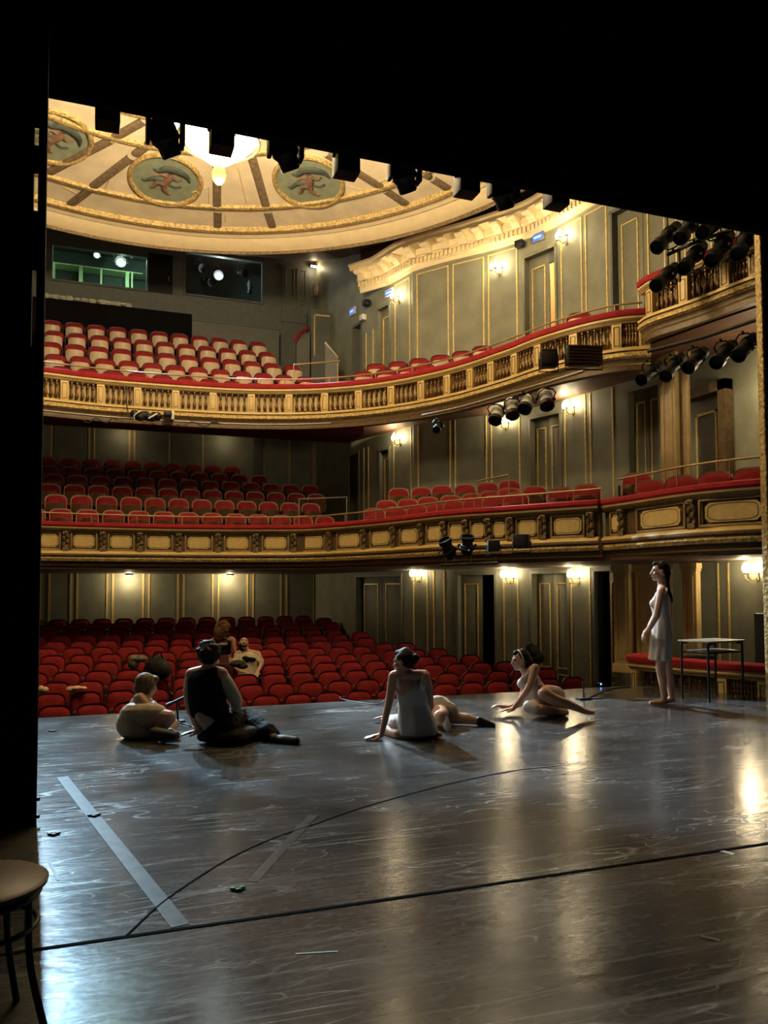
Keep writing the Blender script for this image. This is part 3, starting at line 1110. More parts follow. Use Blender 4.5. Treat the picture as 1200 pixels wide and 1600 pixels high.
pr, addp = parapet('box_parapet', 'dark first gallery box parapet at right with long ochre panel beside the proscenium', BOX1, 2.69, [Sb(958), Sb(1028), Sb(1143)], [0.22, 0.95, 0.85])
for px in (970, 1080):
    addp(part_at(BOX1, Sb(px), 'console_bracket', BRK, None, 2.69, -0.05))


# thin brass hand rails above the parapets
def handrail(root, path, s0, s1, z, off, n, zf=None, m='brass'):
    sub = subpath(path, s0, s1)
    pts = [(p.x, p.y, z) for p in inset(sub, -off)]
    c = pts[len(pts) // 2]
    inv = Matrix.Translation(-root.location)
    MB().tube(pts, 0.016, 8).build('hand_rail', K[m], root, inv)
    for k in range(n):
        P, t = arc_at(path, s0 + (s1 - s0) * (k + 0.5) / n)
        q = P - Vector((t.y, -t.x)) * off
        MB().tube([(q.x, q.y, z), (q.x, q.y, (zf or z - 0.24))], 0.011, 6).build('rail_post', K[m], root, inv)
    return root


handrail(P1ROOT, B1P, S1(30), S1(935), 2.86, 0.12, 14, zf=2.68)
handrail(b2, B2P, S2(30), S2(1012), 5.83, 0.14, 14, zf=5.66)
handrail(pr, BOX1, Sb(957), Sb(1192), 2.97, 0.1, 3, zf=2.74)
# ------------------------------------------------------------------ theatre seats
def outline(w, h, r, n=6):
    """rounded top outline, x -w/2..w/2, z 0..h"""
    pts = [(-w / 2, 0), (w / 2, 0)]
    for k in range(n + 1):
        a = PI / 2 * k / n
        pts.append((w / 2 - r + r * math.cos(a), h - r * 0.8 + r * 0.8 * math.sin(a)))
    for k in range(n + 1):
        a = PI / 2 + PI / 2 * k / n
        pts.append((-w / 2 + r + r * math.cos(a), h - r * 0.8 + r * 0.8 * math.sin(a)))
    return pts


def cushion(w, h, r, y0, y1, bulge, z0):
    """front (y0) domed cushion"""
    mb = MB()
    o = outline(w, h, r)
    n = len(o)
    cx, cz = 0, h * 0.5
    rings = []
    for k, y in ((1.0, y1), (1.0, y0 + 0.012), (0.95, y0), (0.6, y0 - bulge * 0.8), (0.25, y0 - bulge)):
        rings.append([(cx + (x - cx) * k, y, z0 + cz + (z - cz) * k) for x, z in o])
    vs = [p for R in rings for p in R]
    fs = [tuple(range(n - 1, -1, -1))]
    for i in range(len(rings) - 1):
        for j in range(n):
            fs.append((i * n + j, i * n + (j + 1) % n, (i + 1) * n + (j + 1) % n, (i + 1) * n + j))
    fs.append(tuple(range(len(vs) - n, len(vs))))
    return mb.add(vs, fs)


def shell(w, h, r, y0, depth, z0):
    """plywood seat shell, bowed forward across its width"""
    mb = MB()
    nx, nz = 10, 8
    F, Bk = [], []
    for j in range(nz + 1):
        z = h * j / nz
        hw = w / 2
        if z < r:
            hw -= (r - math.sqrt(max(0, r * r - (r - z) ** 2))) * 0.7
        if z > h - r:
            q = z - (h - r)
            hw -= (r - math.sqrt(max(0, r * r - q * q))) * 0.7
        for i in range(nx + 1):
            t = -1 + 2 * i / nx
            y = y0 - depth * (1 - t * t)
            F.append((hw * t, y, z0 + z))
            Bk.append((hw * t, y + 0.018, z0 + z))
    k = nx + 1
    fs = []
    n = len(F)
    for j in range(nz):
        for i in range(nx):
            a = j * k + i
            fs.append((a, a + 1, a + 1 + k, a + k))
            fs.append((n + a, n + a + k, n + a + 1 + k, n + a + 1))
    for j in range(nz):
        for i in (0, nx):
            a = j * k + i
            fs.append((a, a + k, n + a + k, n + a))
    for j in (0, nz):
        for i in range(nx):
            a = j * k + i
            fs.append((a, a + 1, n + a + 1, n + a))
    return mb.add(F + Bk, fs)


def make_seat(name, pan_top, rim, pan_m, red):
    root = empty(name)
    tilt = Matrix.Translation((0, 0.10, 0.40)) @ Matrix.Rotation(math.radians(-9), 4, 'X') @ Matrix.Translation((0, 0, -0.40))
    cushion(0.405, 0.42, 0.13, -0.02, 0.03, 0.025, 0.41).build('backrest', red, root, tilt, 50)
    mb = MB()
    o1, o0 = outline(0.44, 0.45, 0.145), outline(0.40, 0.425, 0.13)
    n = len(o1)
    vs = [(x, 0.0, z + 0.41) for x, z in o0] + [(x, -0.012, z + 0.41) for x, z in o1] + [(x, 0.045, z + 0.41) for x, z in o1]
    fs = []
    for i in range(n):
        j = (i + 1) % n
        fs += [(i, j, n + j, n + i), (n + i, n + j, 2 * n + j, 2 * n + i)]
    fs.append(tuple(range(3 * n - 1, 2 * n - 1, -1)))
    mb.add(vs, fs)
    mb.build('back_frame', rim, root, tilt)
    fold = Matrix.Translation((0, -0.05, 0.40)) @ Matrix.Rotation(math.radians(10), 4, 'X')
    shell(0.37, pan_top - 0.38, 0.06, -0.035, 0.07, -0.02).build('seat_underside', pan_m, root, fold, 50)
    cushion(0.36, pan_top - 0.41, 0.07, -0.02, 0.02, 0.0, 0.005).build('seat_cushion', red, root, fold)
    MB().bbox(-0.266, -0.234, -0.26, 0.08, 0.60, 0.632, 0.012).build('armrest', K['armwood'], root)
    sd = MB()
    sd.prism([(-0.08, 0), (0.10, 0), (0.06, 0.30), (0.09, 0.60), (-0.20, 0.60), (-0.10, 0.36)], 0.241, 0.259, 0, Matrix.Rotation(PI / 2, 4, 'Z'))
    sd.build('end_standard', K['iron'], root, smooth=0)
    return root


STALL = make_seat('theatre_chair', 0.62, K['rim'], K['armwood'], K['velvet2'])
GAL1 = make_seat('gallery_chair', 0.66, K['rim_lit'], K['armwood'], K['velvet2'])
GAL2 = make_seat('gallery_chair', 0.655, K['rim'], K['ply'], K['velvet2'])
used = set()


def seat(proto, x, y, z, rz, label, group):
    o = proto if proto.name not in used else dup(proto)
    used.add(proto.name)
    o.location = (x, y, z)
    o.rotation_euler = (0, 0, rz)
    return tag(o, label, 'theatre seat', group)


def wall_u(v):
    best = 99
    for a, b in zip(WR[:-1], WR[1:]):
        if min(a.y, b.y) <= v <= max(a.y, b.y) and abs(a.y - b.y) > 1e-6:
            best = min(best, a.x + (b.x - a.x) * (v - a.y) / (b.y - a.y))
    return best


PH = [-0.5, -0.59, -0.55, -0.43, -0.77, -0.70, -0.84, -0.73, -0.66, -0.5, -0.94, -0.81]
gone = []
for i in range(12):
    v = 12.21 + 0.759 * i
    zt = -0.268 + 0.0845 * i
    x = PH[i] * 1.1 - 0.505 * 3
    k = 0
    lim = min(wall_u(v), wall_u(v + 0.3)) - 0.36
    while x < lim:
        X, Y = proj((x, v, zt - 0.05))
        if X > 50:
            k += 1
            side = 'from the left'
            nm = nth(k)
            seat(STALL, x, v - 0.17, zt - 0.865 + (0.0 if x < 5.5 else 0.05), 0, 'red stalls seat, %s from the left in the %s row from the stage' % (nm, nth(i + 1)), 'red stalls seats')
        x += 0.5055

b1ph = [-0.65, -0.77, -0.92, -0.88, -1.03, -1.10]
for i in range(6):
    x = b1ph[i] * 1.1 - 0.505
    k = 0
    lim = (5.0, 4.9, 5.2, 5.2, 4.0, 3.6)[i]
    while x < lim:
        X, Y = proj((x, B1V[i], B1T[i]))
        if X > 50:
            k += 1
            seat(GAL1, x, B1V[i] - 0.17, B1T[i] - 0.855, 0, 'red first gallery seat, %s from the left in the %s row from the rail' % (nth(k), nth(i + 1)), 'red first gallery seats')
        x += 0.506
b2ph = [-0.67, -0.82, -0.94, -0.92, -1.0]
for i in range(5):
    x = b2ph[i] * 1.1 - 0.505
    k = 0
    lim = (5.0, 4.75, 4.7, 4.3, 4.0)[i]
    while x < lim:
        X, Y = proj((x, B2V[i], B2T[i]))
        if X > 50:
            k += 1
            seat(GAL2, x, B2V[i] - 0.17, B2T[i] - 0.845, 0, 'pale backed upper gallery seat, %s from the left in the %s row from the rail' % (nth(k), nth(i + 1)), 'upper gallery seats with pale undersides')
        x += 0.5

# side seats of the galleries, turned to the stage
SIDE = [
    (GAL1, 2.97, 'front', 'first', [(585, 802), (617, 800), (647, 798), (675, 796), (703, 792), (731, 789), (760, 785), (786, 782), (810, 779), (878, 772), (918, 767)], 0.96),
    (GAL1, 3.30, 'second', 'first', [(604, 782), (635, 780), (667, 777), (695, 775), (727, 773), (763, 768), (794, 763), (824, 761), (849, 758)], 0.96),
    (GAL1, 3.62, 'back', 'first', [(623, 763), (655, 762), (685, 759), (715, 757), (745, 756), (773, 753), (801, 750)], 0.96),
    (GAL2, 5.95, 'front', 'upper', [(568, 588), (601, 585), (632, 581), (664, 577)], 1.0),
    (GAL2, 6.36, 'back', 'upper', [(588, 569), (619, 566), (652, 561), (683, 556), (714, 551), (743, 544), (770, 537), (905, 489)], 0.997),
]
for proto, zt, row, lev, pts, kk in SIDE:
    raw = [CAM + (onz(px, py, zt) - CAM) * kk for px, py in pts]
    zt = 1.36 + (zt - 1.36) * kk
    runs = [[raw[0]]]
    for p, q in zip(raw[:-1], raw[1:]):
        if (q - p).length > 0.85:
            runs.append([q])
        else:
            runs[-1].append(q)
    k = 0
    for run in runs:
        if len(run) == 1:
            spots = run
        else:
            L_ = sum((q - p).length for p, q in zip(run[:-1], run[1:]))
            n_ = max(1, int(L_ / 0.51 + 0.3))
            spots = [arc_at(run, min(L_, 0.512 * j))[0].to_3d() + Vector((0, 0, zt)) for j in range(n_ + 1)]
        for p in spots:
            k += 1
            rz = math.atan2(-(p.x - 1.0), p.y - 4.0) * 0.9
            seat(proto, p.x + 0.17 * math.sin(rz), p.y - 0.17 * math.cos(rz), zt - (0.745 if row == 'front' else 0.845), rz, 'red %s gallery side seat at right, %s from left in the %s row' % (lev, nth(k), row), 'side seats of the %s gallery' % lev)
for k, (px, py, zt) in enumerate([(1016, 748, 0), (995, 737, 0), (1064, 741, 0), (1116, 734, 0), (1172, 728, 0)], 1):
    h = hit(px, BOX1) or hit(px, B1P)
    d = ray(px, py)
    p = CAM + d * ((h[1].length + (1.25 if k == 2 else 0.75)) / math.hypot(d.x, d.y))
    s_ = seat(GAL1, p.x, p.y, p.z - 0.90, math.atan2(-(p.x - 2.0), p.y - 5.0) * 0.8, 'red seat in the first gallery box at right, %s' % ('nearest the rail at its left end', 'standing behind the leftmost one', 'second along the rail', 'third along the rail', 'nearest the gilded frame')[k - 1], 'box seats of the first gallery')
    s_.scale = (1.06, 1.06, 1.06)
# ------------------------------------------------------------------ columns and box backs at right
def pilaster(n, px0, px1, z0, z1, path, depth, m):
    a, b = hit(px0, path), hit(px1, path)
    mw = frame2(a[1], b[1], 0)
    L = (b[1] - a[1]).length
    mb = MB()
    mb.bbox(0, L, -depth, 0.05, z0, z1, 0.006, mat=mw)
    mb.bbox(-0.03, L + 0.03, -depth - 0.03, 0.05, z1 - 0.09, z1, 0.01, mat=mw)
    mb.bbox(-0.015, L + 0.015, -depth - 0.015, 0.05, z1 - 0.13, z1 - 0.09, 0.006, mat=mw)
    mb.bbox(-0.03, L + 0.03, -depth - 0.03, 0.05, z0, z0 + 0.14, 0.01, mat=mw)
    t = 0.02
    for q in ((0.05, L - 0.05, z0 + 0.22, z0 + 0.22 + t), (0.05, L - 0.05, z1 - 0.2 - t, z1 - 0.2), (0.05, 0.05 + t, z0 + 0.22, z1 - 0.2), (L - 0.05 - t, L - 0.05, z0 + 0.22, z1 - 0.2)):
        mb.box(q[0], q[1], -depth - 0.012, -depth, q[2], q[3], 0, mw)
    return structure(mb.build('trim_%d' % n, m))


CW = [Vector((7.9, 11.4)), Vector((8.4, 10.3)), Vector((9.0, 8.8))]
pilaster(8, 968, 992, 0.0, 1.74, CW, 0.25, K['pilaster'])
pilaster(9, 996, 1046, 0.0, 1.74, CW, 0.12, K['pilaster'])
pilaster(10, 1068, 1090, 0.0, 1.74, CW, 0.1, K['pilaster'])
pilaster(11, 1042, 1066, 2.1, Z_B2S, CW, 0.15, K['column'])
pilaster(12, 1066, 1080, 2.1, Z_B2S, CW, 0.02, K['column'])
# portal and pale wall of the first gallery box
a, b = hit(1084, WR), hit(1147, WR)
mw = frame2(a[1], b[1], 0)
L = (b[1] - a[1]).length
mb = MB()
zt_ = zw(1147, 592)
mb.box(L - 0.12, L + 0.03, -0.16, 0.02, 2.1, zt_, 0, mw)
mb.box(-0.05, L + 0.03, -0.16, 0.02, zt_ - 0.16, zt_, 0, mw)
structure(mb.build('trim_13', K['baldark'], smooth=0))
mb = MB()
for q in ((0.1, 0.14, 2.15, zt_ - 0.4), (L - 0.34, L - 0.30, 2.15, zt_ - 0.4), (0.1, L - 0.30, zt_ - 0.44, zt_ - 0.40)):
    mb.box(q[0], q[1], -0.015, 0, q[2], q[3], 0, mw)
structure(mb.build('trim_14', K['gilt'], smooth=0))

# ------------------------------------------------------------------ wall sconces
sc_mesh = {}


def sconce(px, py, path, label, group, power=9, on=True):
    h = hit(px, path)
    P, t = h[1], h[3]
    n = Vector((t.y, -t.x))
    d = ray(px, py)
    z = CAM.z + d.z * h[1].length / math.hypot(d.x, d.y)
    mw = frame2(P, P + t, z)
    root = empty('wall_sconce')
    root.matrix_world = mw
    tag(root, label, 'wall lamp', group)
    if not sc_mesh:
        mb = MB()
        mb.lathe([(0.0, -0.05), (0.03, -0.045), (0.055, -0.03), (0.06, -0.01), (0.045, 0.0)], 12, 0, Matrix.Rotation(PI / 2, 4, 'X') @ Matrix.Rotation(PI, 4, 'X') @ Matrix.Translation((0, 0, 0.05)) @ Matrix.Rotation(PI, 4, 'X'))
        mb.ball((0, -0.02, -0.07), 0.025, 0.02, 0.05, 8)
        sc_mesh['plate'] = mb.mesh('backplate', K['brass'])
        for k, (x, y) in enumerate(((-0.13, -0.13), (0.0, -0.2), (0.13, -0.13))):
            am = MB()
            am.tube(spline([(0, -0.02, -0.02), (x * 0.5, y * 0.5, -0.09), (x * 0.95, y * 0.9, -0.07), (x, y, -0.0)], 4), 0.009, 6)
            am.lathe([(0.012, 0), (0.035, 0.012), (0.03, 0.02), (0.016, 0.025)], 10, 0, Matrix.Translation((x, y, 0)))
            sc_mesh['arm%d' % k] = am.mesh('arm', K['brass'])
            bb = MB()
            bb.lathe([(0.014, 0.025), (0.034, 0.05), (0.042, 0.08), (0.038, 0.115), (0.022, 0.15), (0.005, 0.175)], 10, 0, Matrix.Translation((x, y, 0)))
            sc_mesh['bulb%d' % k] = bb.mesh('bulb', K['glassbulb'])
    for nm, me in sc_mesh.items():
        o = bpy.data.objects.new({'p': 'backplate', 'a': 'arm', 'b': 'bulb'}[nm[0]], me)
        COL.objects.link(o)
        o.parent = root
    lamp('sconce_light', 'POINT', mw @ Vector((0, -0.27, 0.13)), power, WARM2, 0.06)
    return root


SW = {0: 'lower', 1: 'middle', 2: 'upper'}
sconce(626, 468, WR, 'lit brass wall lamp beside the narrow upper doorway under the cornice', 'brass wall lamps', 15)
sconce(785, 424, WR, 'lit brass wall lamp on the upper gallery wall left of the open door', 'brass wall lamps', 18)
sconce(892, 374, WR, 'lit brass wall lamp on the upper gallery wall right of the open door', 'brass wall lamps', 18)
sconce(627, 690, WR, 'lit brass wall lamp on the first gallery wall above the side seats, farthest one', 'brass wall lamps', 10)
sconce(792, 664, WR, 'lit brass wall lamp half hidden behind hanging pale spotlights', 'brass wall lamps', 9)
sconce(899, 640, WR, 'lit brass wall lamp on the first gallery wall between two doors', 'brass wall lamps', 11)
sconce(655, 902, WR, 'brass wall lamp tucked under the soffit right of the closed rear stalls door', 'brass wall lamps', 9)
sconce(797, 904, WR, 'lit brass wall lamp between the half open and closed stalls doors', 'brass wall lamps', 10)
sconce(903, 904, WR, 'lit brass wall lamp right of the closed stalls double door', 'brass wall lamps', 10)
sconce(1183, 897, WR, 'lit brass wall lamp in the stage box at the far right edge', 'brass wall lamps', 18)
# the same lamps go on out of view along the left wall
for (x, y, z, p) in ((-6.6, 14.4, 7.8, 34), (-7.4, 12.4, 7.8, 34), (-6.6, 14.4, 4.6, 16), (-7.4, 12.4, 1.6, 16), (8.75, 8.5, 4.3, 34)):
    lamp('sconce_light', 'POINT', (x, y, z), p, WARM2, 0.08)

# added warm fill under the upper gallery, in place of bounced light; no fitting there
for x in (-2.2, 0.6, 3.2):
    lamp('gallery_fill_light', 'POINT', (x, 20.9, 5.4), 4, WARM2, 0.08)
# round fittings under the first gallery lighting the stalls back wall
dm = MB().lathe([(0.11, 0.05), (0.11, 0.03), (0.085, -0.005), (0.04, -0.02), (0.0, -0.022)][::-1], 14).mesh('ceiling_light', K['baldark'])
for px, nm in ((202, 'leftmost of three, above the stalls back wall'), (360, 'middle one of three, above the stalls back wall'), (521, 'rightmost of three, beside the rear stalls door')):
    P = onv(px, 898, 20.85)
    o = bpy.data.objects.new('ceiling_light', dm)
    COL.objects.link(o)
    o.location = (P.x, 20.85, 1.735)
    tag(o, 'small round ceiling lamp, %s' % nm, 'ceiling light', 'round ceiling lamps under the first gallery')
    lamp('ceiling_light_glow', 'POINT', (P.x, 21.0, 1.64), 30, WARM2, 0.05)

# ------------------------------------------------------------------ chandelier
CH = Vector((1.48, 10.56, 0))
ch = tag(empty('chandelier', (CH.x, CH.y, 6.85)), 'glowing crystal chandelier hanging from the dome, partly hidden by a black lantern', 'chandelier')
z0 = 6.85
MB().lathe([(0.0, -0.02), (0.04, 0.0), (0.085, 0.06), (0.10, 0.13), (0.08, 0.20), (0.05, 0.25), (0.06, 0.28)], 16).build('finial', glow('warm_glass_finial', (0.62, 0.40, 0.14), 0.55), ch)
bw = MB()
bw.lathe([(0.06, 0.26), (0.16, 0.32), (0.34, 0.46), (0.47, 0.58), (0.56, 0.70), (0.60, 0.82), (0.61, 0.92)], 32, cap=False)
bw.build('crystal_bowl', K['crystal'], ch)
rm = MB()
for z_ in (0.60, 0.90):
    r_ = 0.545 if z_ < 0.7 else 0.625
    rm.tube([(r_ * math.cos(k * PI / 16), r_ * math.sin(k * PI / 16), z_) for k in range(33)], 0.018, 6)
rm.build('gilt_rim', K['brass'], ch)
MB().tube([(0, 0, 0.9), (0, 0, 3.2)], 0.02).build('stem', K['brass'], ch)
cme = MB().lathe([(0.012, 0), (0.03, 0.03), (0.035, 0.06), (0.02, 0.10), (0.004, 0.13)], 8).mesh('candle_bulb', K['crystal'])
for k in range(12):
    o = bpy.data.objects.new('candle_bulb', cme)
    COL.objects.link(o)
    o.parent = ch
    o.location = (0.64 * math.cos(k * PI / 6), 0.64 * math.sin(k * PI / 6), 0.92)
lamp('chandelier_light', 'POINT', (CH.x, CH.y, 7.95), 2000, WARM, 0.45)
lamp('chandelier_light', 'POINT', (CH.x, CH.y, 6.6), 230, WARM, 0.3)

# dome medallions
fig = lambda: None
for nm, (px, py), rr, lab in (('m', (259, 281), 0.66, 'oval painted medallion with a winged figure in a gilt frame, left of the chandelier finial'),
                              ('m', (482, 284), 0.66, 'oval painted medallion with a reclining figure in a gilt frame, right of the chandelier'),
                              ('m', (84, 214), 0.62, 'oval painted medallion cut off by the black wing at far left')):
    c = on_dome(px, py)
    rad = (c.to_2d() - DC)
    r_ = rad.length
    t = rad.normalized()
    slope = (dome_z(r_ - 0.3) - dome_z(r_ + 0.3)) / 0.6
    xr = Vector((-t.y, t.x, 0))
    yr = Vector((t.x, t.y, -slope)).normalized()
    m = Matrix((xr, yr, xr.cross(yr))).transposed().to_4x4()
    if m.to_3x3() @ Vector((0, 0, 1)) != Vector() and (m.to_3x3() @ Vector((0, 0, 1))).z > 0:
        xr = -xr
        m = Matrix((xr, yr, xr.cross(yr))).transposed().to_4x4()
    m.translation = c
    root = empty('ceiling_medallion')
    root.matrix_world = m
    tag(root, lab, 'ceiling painting', 'dome medallions')
    MB().lathe([(0.0, 0.012), (rr, 0.012), (rr, 0.0)][::-1], 40).build('painting', K['paint_blue'], root, smooth=0)
    fb = MB()
    fb.tube([((rr + 0.02) * math.cos(k * PI / 24), (rr + 0.02) * math.sin(k * PI / 24), 0.02) for k in range(49)], 0.052, 8)
    fb.build('gilt_frame', K['carve'], root)
    g1 = MB()
    Q = lambda x, y: (x, -y, 0.02)
    g1.ball(Q(-0.10, 0.24), 0.062, 0.066, 0.02, 10)
    g1.tube([Q(-0.10, 0.18), Q(-0.06, 0.08), Q(0.02, -0.06)], [0.05, 0.085, 0.075], 8)
    g1.tube([Q(0.02, -0.06), Q(0.16, -0.05), Q(0.24, -0.20), Q(0.30, -0.24)], [0.075, 0.06, 0.04, 0.025], 8)
    g1.tube([Q(0.0, -0.08), Q(0.04, -0.22), Q(-0.04, -0.34), Q(-0.10, -0.36)], [0.07, 0.055, 0.035, 0.025], 8)
    g1.tube([Q(-0.06, 0.12), Q(0.08, 0.16), Q(0.22, 0.10)], [0.04, 0.03, 0.022], 8)
    g1.tube([Q(-0.10, 0.12), Q(-0.22, 0.04), Q(-0.30, 0.10)], [0.04, 0.03, 0.022], 8)
    g1.build('painted_figure', K['figure'], root)
    g2 = MB()
    g2.tube(spline([Vector((x, -y, 0.017)) for x, y in ((-0.46, 0.02), (-0.40, 0.18), (-0.24, 0.30), (-0.02, 0.34), (0.12, 0.26), (0.24, 0.28))], 4), [0.02 + 0.05 * math.sin(PI * k / 20) for k in range(21)], 8)
    g2.tube(spline([Vector((x, -y, 0.016)) for x, y in ((0.08, 0.0), (0.24, 0.02), (0.40, -0.06), (0.46, -0.02))], 4), [0.05, 0.05, 0.05, 0.045, 0.045, 0.04, 0.035, 0.03, 0.03, 0.025, 0.02, 0.015, 0.01], 8)
    g2.tube(spline([Vector((x, -y, 0.016)) for x, y in ((-0.06, -0.10), (-0.18, -0.16), (-0.30, -0.12))], 4), 0.025, 6)
    g2.build('painted_drapery', K['figure_dark'], root)

# ------------------------------------------------------------------ black masking of the stage
zb = 5.05
mb = MB()
mb.box(-7.5, 9.0, 6.18, 6.26, zb, 8.5)
bo = mb.build('border_curtain', K['black'], smooth=0)
tag(bo, 'wide black border curtain filling the top of the stage opening', 'curtain')
MB().tube([(-7.5, 6.22, zb + 0.02), (9.0, 6.22, zb + 0.02)], 0.03).build('hem', K['black'], bo)
xe = lambda px: onv(px, 265, 5.06).x
wg = empty('wing_flat', (-1.5, 5.06, 0))
tag(wg, 'tall black wing flat standing at the left edge of the stage', 'stage flat')
mb = MB()
A, B_, Cc = xe(53.5), xe(60.5), xe(73.5)
inv = Matrix.Translation((1.5, -5.06, 0))
zz = lambda py: onv(57, py, 5.06).z
mb.box(-5.0, A, 5.03, 5.09, 0, 8, 0, inv)
mb.box(B_, Cc, 5.03, 5.09, 0, 8, 0, inv)
for a, b in ((zz(196), 8), (zz(268), zz(231)), (zz(420), zz(333)), (0, zz(545))):
    mb.box(A, B_, 5.03, 5.09, a, b, 0, inv)
mb.build('panel', K['black'], wg, smooth=0)
mb = MB()
for z_ in (0.04, 0.14):
    mb.bbox(Cc - 0.01, Cc + 0.02, 5.02, 5.06, z_, z_ + 0.02, 0.004, 0, inv)
mb.build('foot_hook', K['black_metal'], wg)
# black walls of the stage house
mb = MB()
mb.box(-8, 11, -3.05, -3.0, 0, 9)
mb.box(-8, -7.95, -3.0, 7.2, 0, 9)
structure(mb.build('wall_stage', K['black'], smooth=0))
structure(MB().box(-8, 11, -3.05, 7.2, 9.0, 9.05).build('ceiling', K['black'], smooth=0))
pw = MB()
pw.box(7.42, 11, 6.98, 7.2, 0, 10.5)
pw.box(-8, 11, 6.98, 7.2, 6.6, 10.5)
pw.box(-8, -6.0, 6.98, 7.2, 0, 10.5)
structure(pw.build('wall_proscenium', K['black'], smooth=0))
pg = onv(1189, 600, 6.97).x
g = MB()
g.bbox(pg, pg + 0.06, 6.93, 7.02, 0.0, 6.6, 0.01)
for k in range(66):
    g.ball((pg + 0.01, 6.935, 0.05 + 0.1 * k), 0.022, 0.018, 0.04, 8)
structure(g.build('trim_15', K['carve']))
structure(MB().box(pg + 0.06, 7.45, 6.95, 7.05, 0, 6.6).build('trim_16', K['black'], smooth=0))


# ------------------------------------------------------------------ lanterns
def aim_mat(loc, d):
    q = Vector(d).to_track_quat('Y', 'Z')
    m = q.to_matrix().to_4x4()
    m.translation = loc
    return m


def spotlight(label, front, rear, r, group, body=None, name='theatre_spotlight', hang=1, lens=None, front_m=None):
    front, rear = Vector(front), Vector(rear)
    d = front - rear
    L = d.length
    mw = aim_mat((front + rear) / 2, d)
    body = body or K['black_metal']
    root = empty(name)
    root.matrix_world = mw
    tag(root, label, 'spotlight', group)
    Y = Matrix.Rotation(-PI / 2, 4, 'X')
    mb = MB()
    mb.lathe([(r * 0.55, -L / 2), (r * 0.85, -L / 2 + 0.02), (r * 0.92, -L * 0.28), (r * 1.05, -L * 0.22), (r * 1.05, -L * 0.02), (r * 0.86, 0.02), (r * 0.86, L * 0.28)], 14, 0, Y)
    for k in range(5):
        mb.lathe([(r * 1.08, -L * 0.2 + k * L * 0.04), (r * 1.12, -L * 0.2 + k * L * 0.04 + 0.008)], 14, 0, Y)
    mb.build('body', body, root)
    hd = MB()
    hd.lathe([(r * 0.9, L * 0.26), (r * 1.08, L * 0.30), (r * 1.08, L * 0.5), (r * 0.98, L * 0.5), (r * 0.9, L * 0.36), (r * 0.3, L * 0.34)], 14, 0, Y)
    hd.build('lens_tube', front_m or K['black_metal'], root)
    R = mw.to_3x3()
    up = R.inverted() @ Vector((0, 0, hang))
    up.y = 0
    up.normalize()
    sd = up.cross(Vector((0, 1, 0)))
    yk = MB()
    yk.tube([sd * r * 1.15, sd * r * 1.2 + up * r * 1.3, up * r * 1.9 + sd * r * 0.6, up * r * 1.9 - sd * r * 0.6, -sd * r * 1.2 + up * r * 1.3, -sd * r * 1.15], 0.012, 6)
    yk.tube([up * r * 1.9, up * r * 2.3], 0.018, 6)
    yk.build('yoke', K['black_metal'], root)
    kb = MB()
    kb.tube([sd * r * 1.1, sd * r * 1.45], 0.025, 8)
    kb.tube([-sd * r * 1.1, -sd * r * 1.45], 0.025, 8)
    kb.build('knob', K['black_metal'], root)
    MB().tube([(0, -L / 2 - 0.03, -0.03), (0, -L / 2 - 0.05, 0), (0, -L / 2 - 0.03, 0.03)], 0.01, 6).build('rear_handle', K['chrome'], root)
    if lens is not None:
        MB().lathe([(0, 0.35 * L), (r * 0.88, 0.35 * L), (r * 0.88, 0.345 * L)], 14, 0, Y).build('lens', lens, root)
    return root


def clamp_label(i, n, what):
    return ('%s of %s' % (nth(i), what))


# cluster over the upper box
cl = [((1026, 387), (1058, 353), 'the far left one of the upper row'), ((1063, 373), (1088, 338), 'second of the upper row'), ((1098, 364), (1122, 343), 'short one under the border at top'),
      ((1025, 447), (1056, 417), 'lowest at left, touching the red rail'), ((1068, 420), (1098, 383), 'in the middle overlapping a lower neighbour'),
      ((1112, 408), (1140, 366), 'second from right of the lower row'), ((1153, 398), (1174, 358), 'rightmost beside the gilded frame')]
for i, (a, b, t) in enumerate(cl):
    Y = 11.0 - 0.012 * (a[0] - 1026) / 1.4
    spotlight('black profile spotlight above the upper box, %s' % t, ondepth(*a, Y - 0.22), ondepth(*b, Y + 0.1), 0.095, 'spotlights above the upper box', hang=-1)
pp = MB()
pts = [ondepth(1043, 398, 10.9), ondepth(1090, 377, 10.5), ondepth(1163, 352, 9.9)]
pp.tube(pts, 0.026, 8)
o = pp.build('lighting_pipe', K['black_metal'])
tag(o, 'black lighting pipe carrying the spotlight cluster above the upper box', 'pipe')
pp = MB()
for px, py in ((1062, 440), (1122, 418), (1160, 400)):
    b = ondepth(px, py, 10.9 - 0.0085 * (px - 1043))
    pp.tube([b, Vector((b.x, b.y, b.z + 0.42))], 0.02, 8)
pp.build('stand_post', K['black_metal'], o)
# row under the upper box
ur = [((1002, 594), (1031, 570)), ((1040, 588), (1065, 557)), ((1075, 575), (1101, 548)), ((1119, 567), (1144, 538)), ((1154, 556), (1178, 527))]
for i, (a, b) in enumerate(ur, 1):
    Y = 11.3 - 0.011 * (a[0] - 1002)
    spotlight('black spotlight slung under the upper box, %s from the left' % nth(i), ondepth(*a, Y - 0.25), ondepth(*b, Y + 0.1), 0.085, 'spotlights slung under the upper box')
pp = MB()
pp.tube([ondepth(1013, 549, 11.2), ondepth(1100, 527, 10.3), ondepth(1190, 497, 9.4)], 0.026, 8)
o = pp.build('lighting_pipe', K['black_metal'])
tag(o, 'dark lighting pipe fixed along the underside of the upper box', 'pipe')
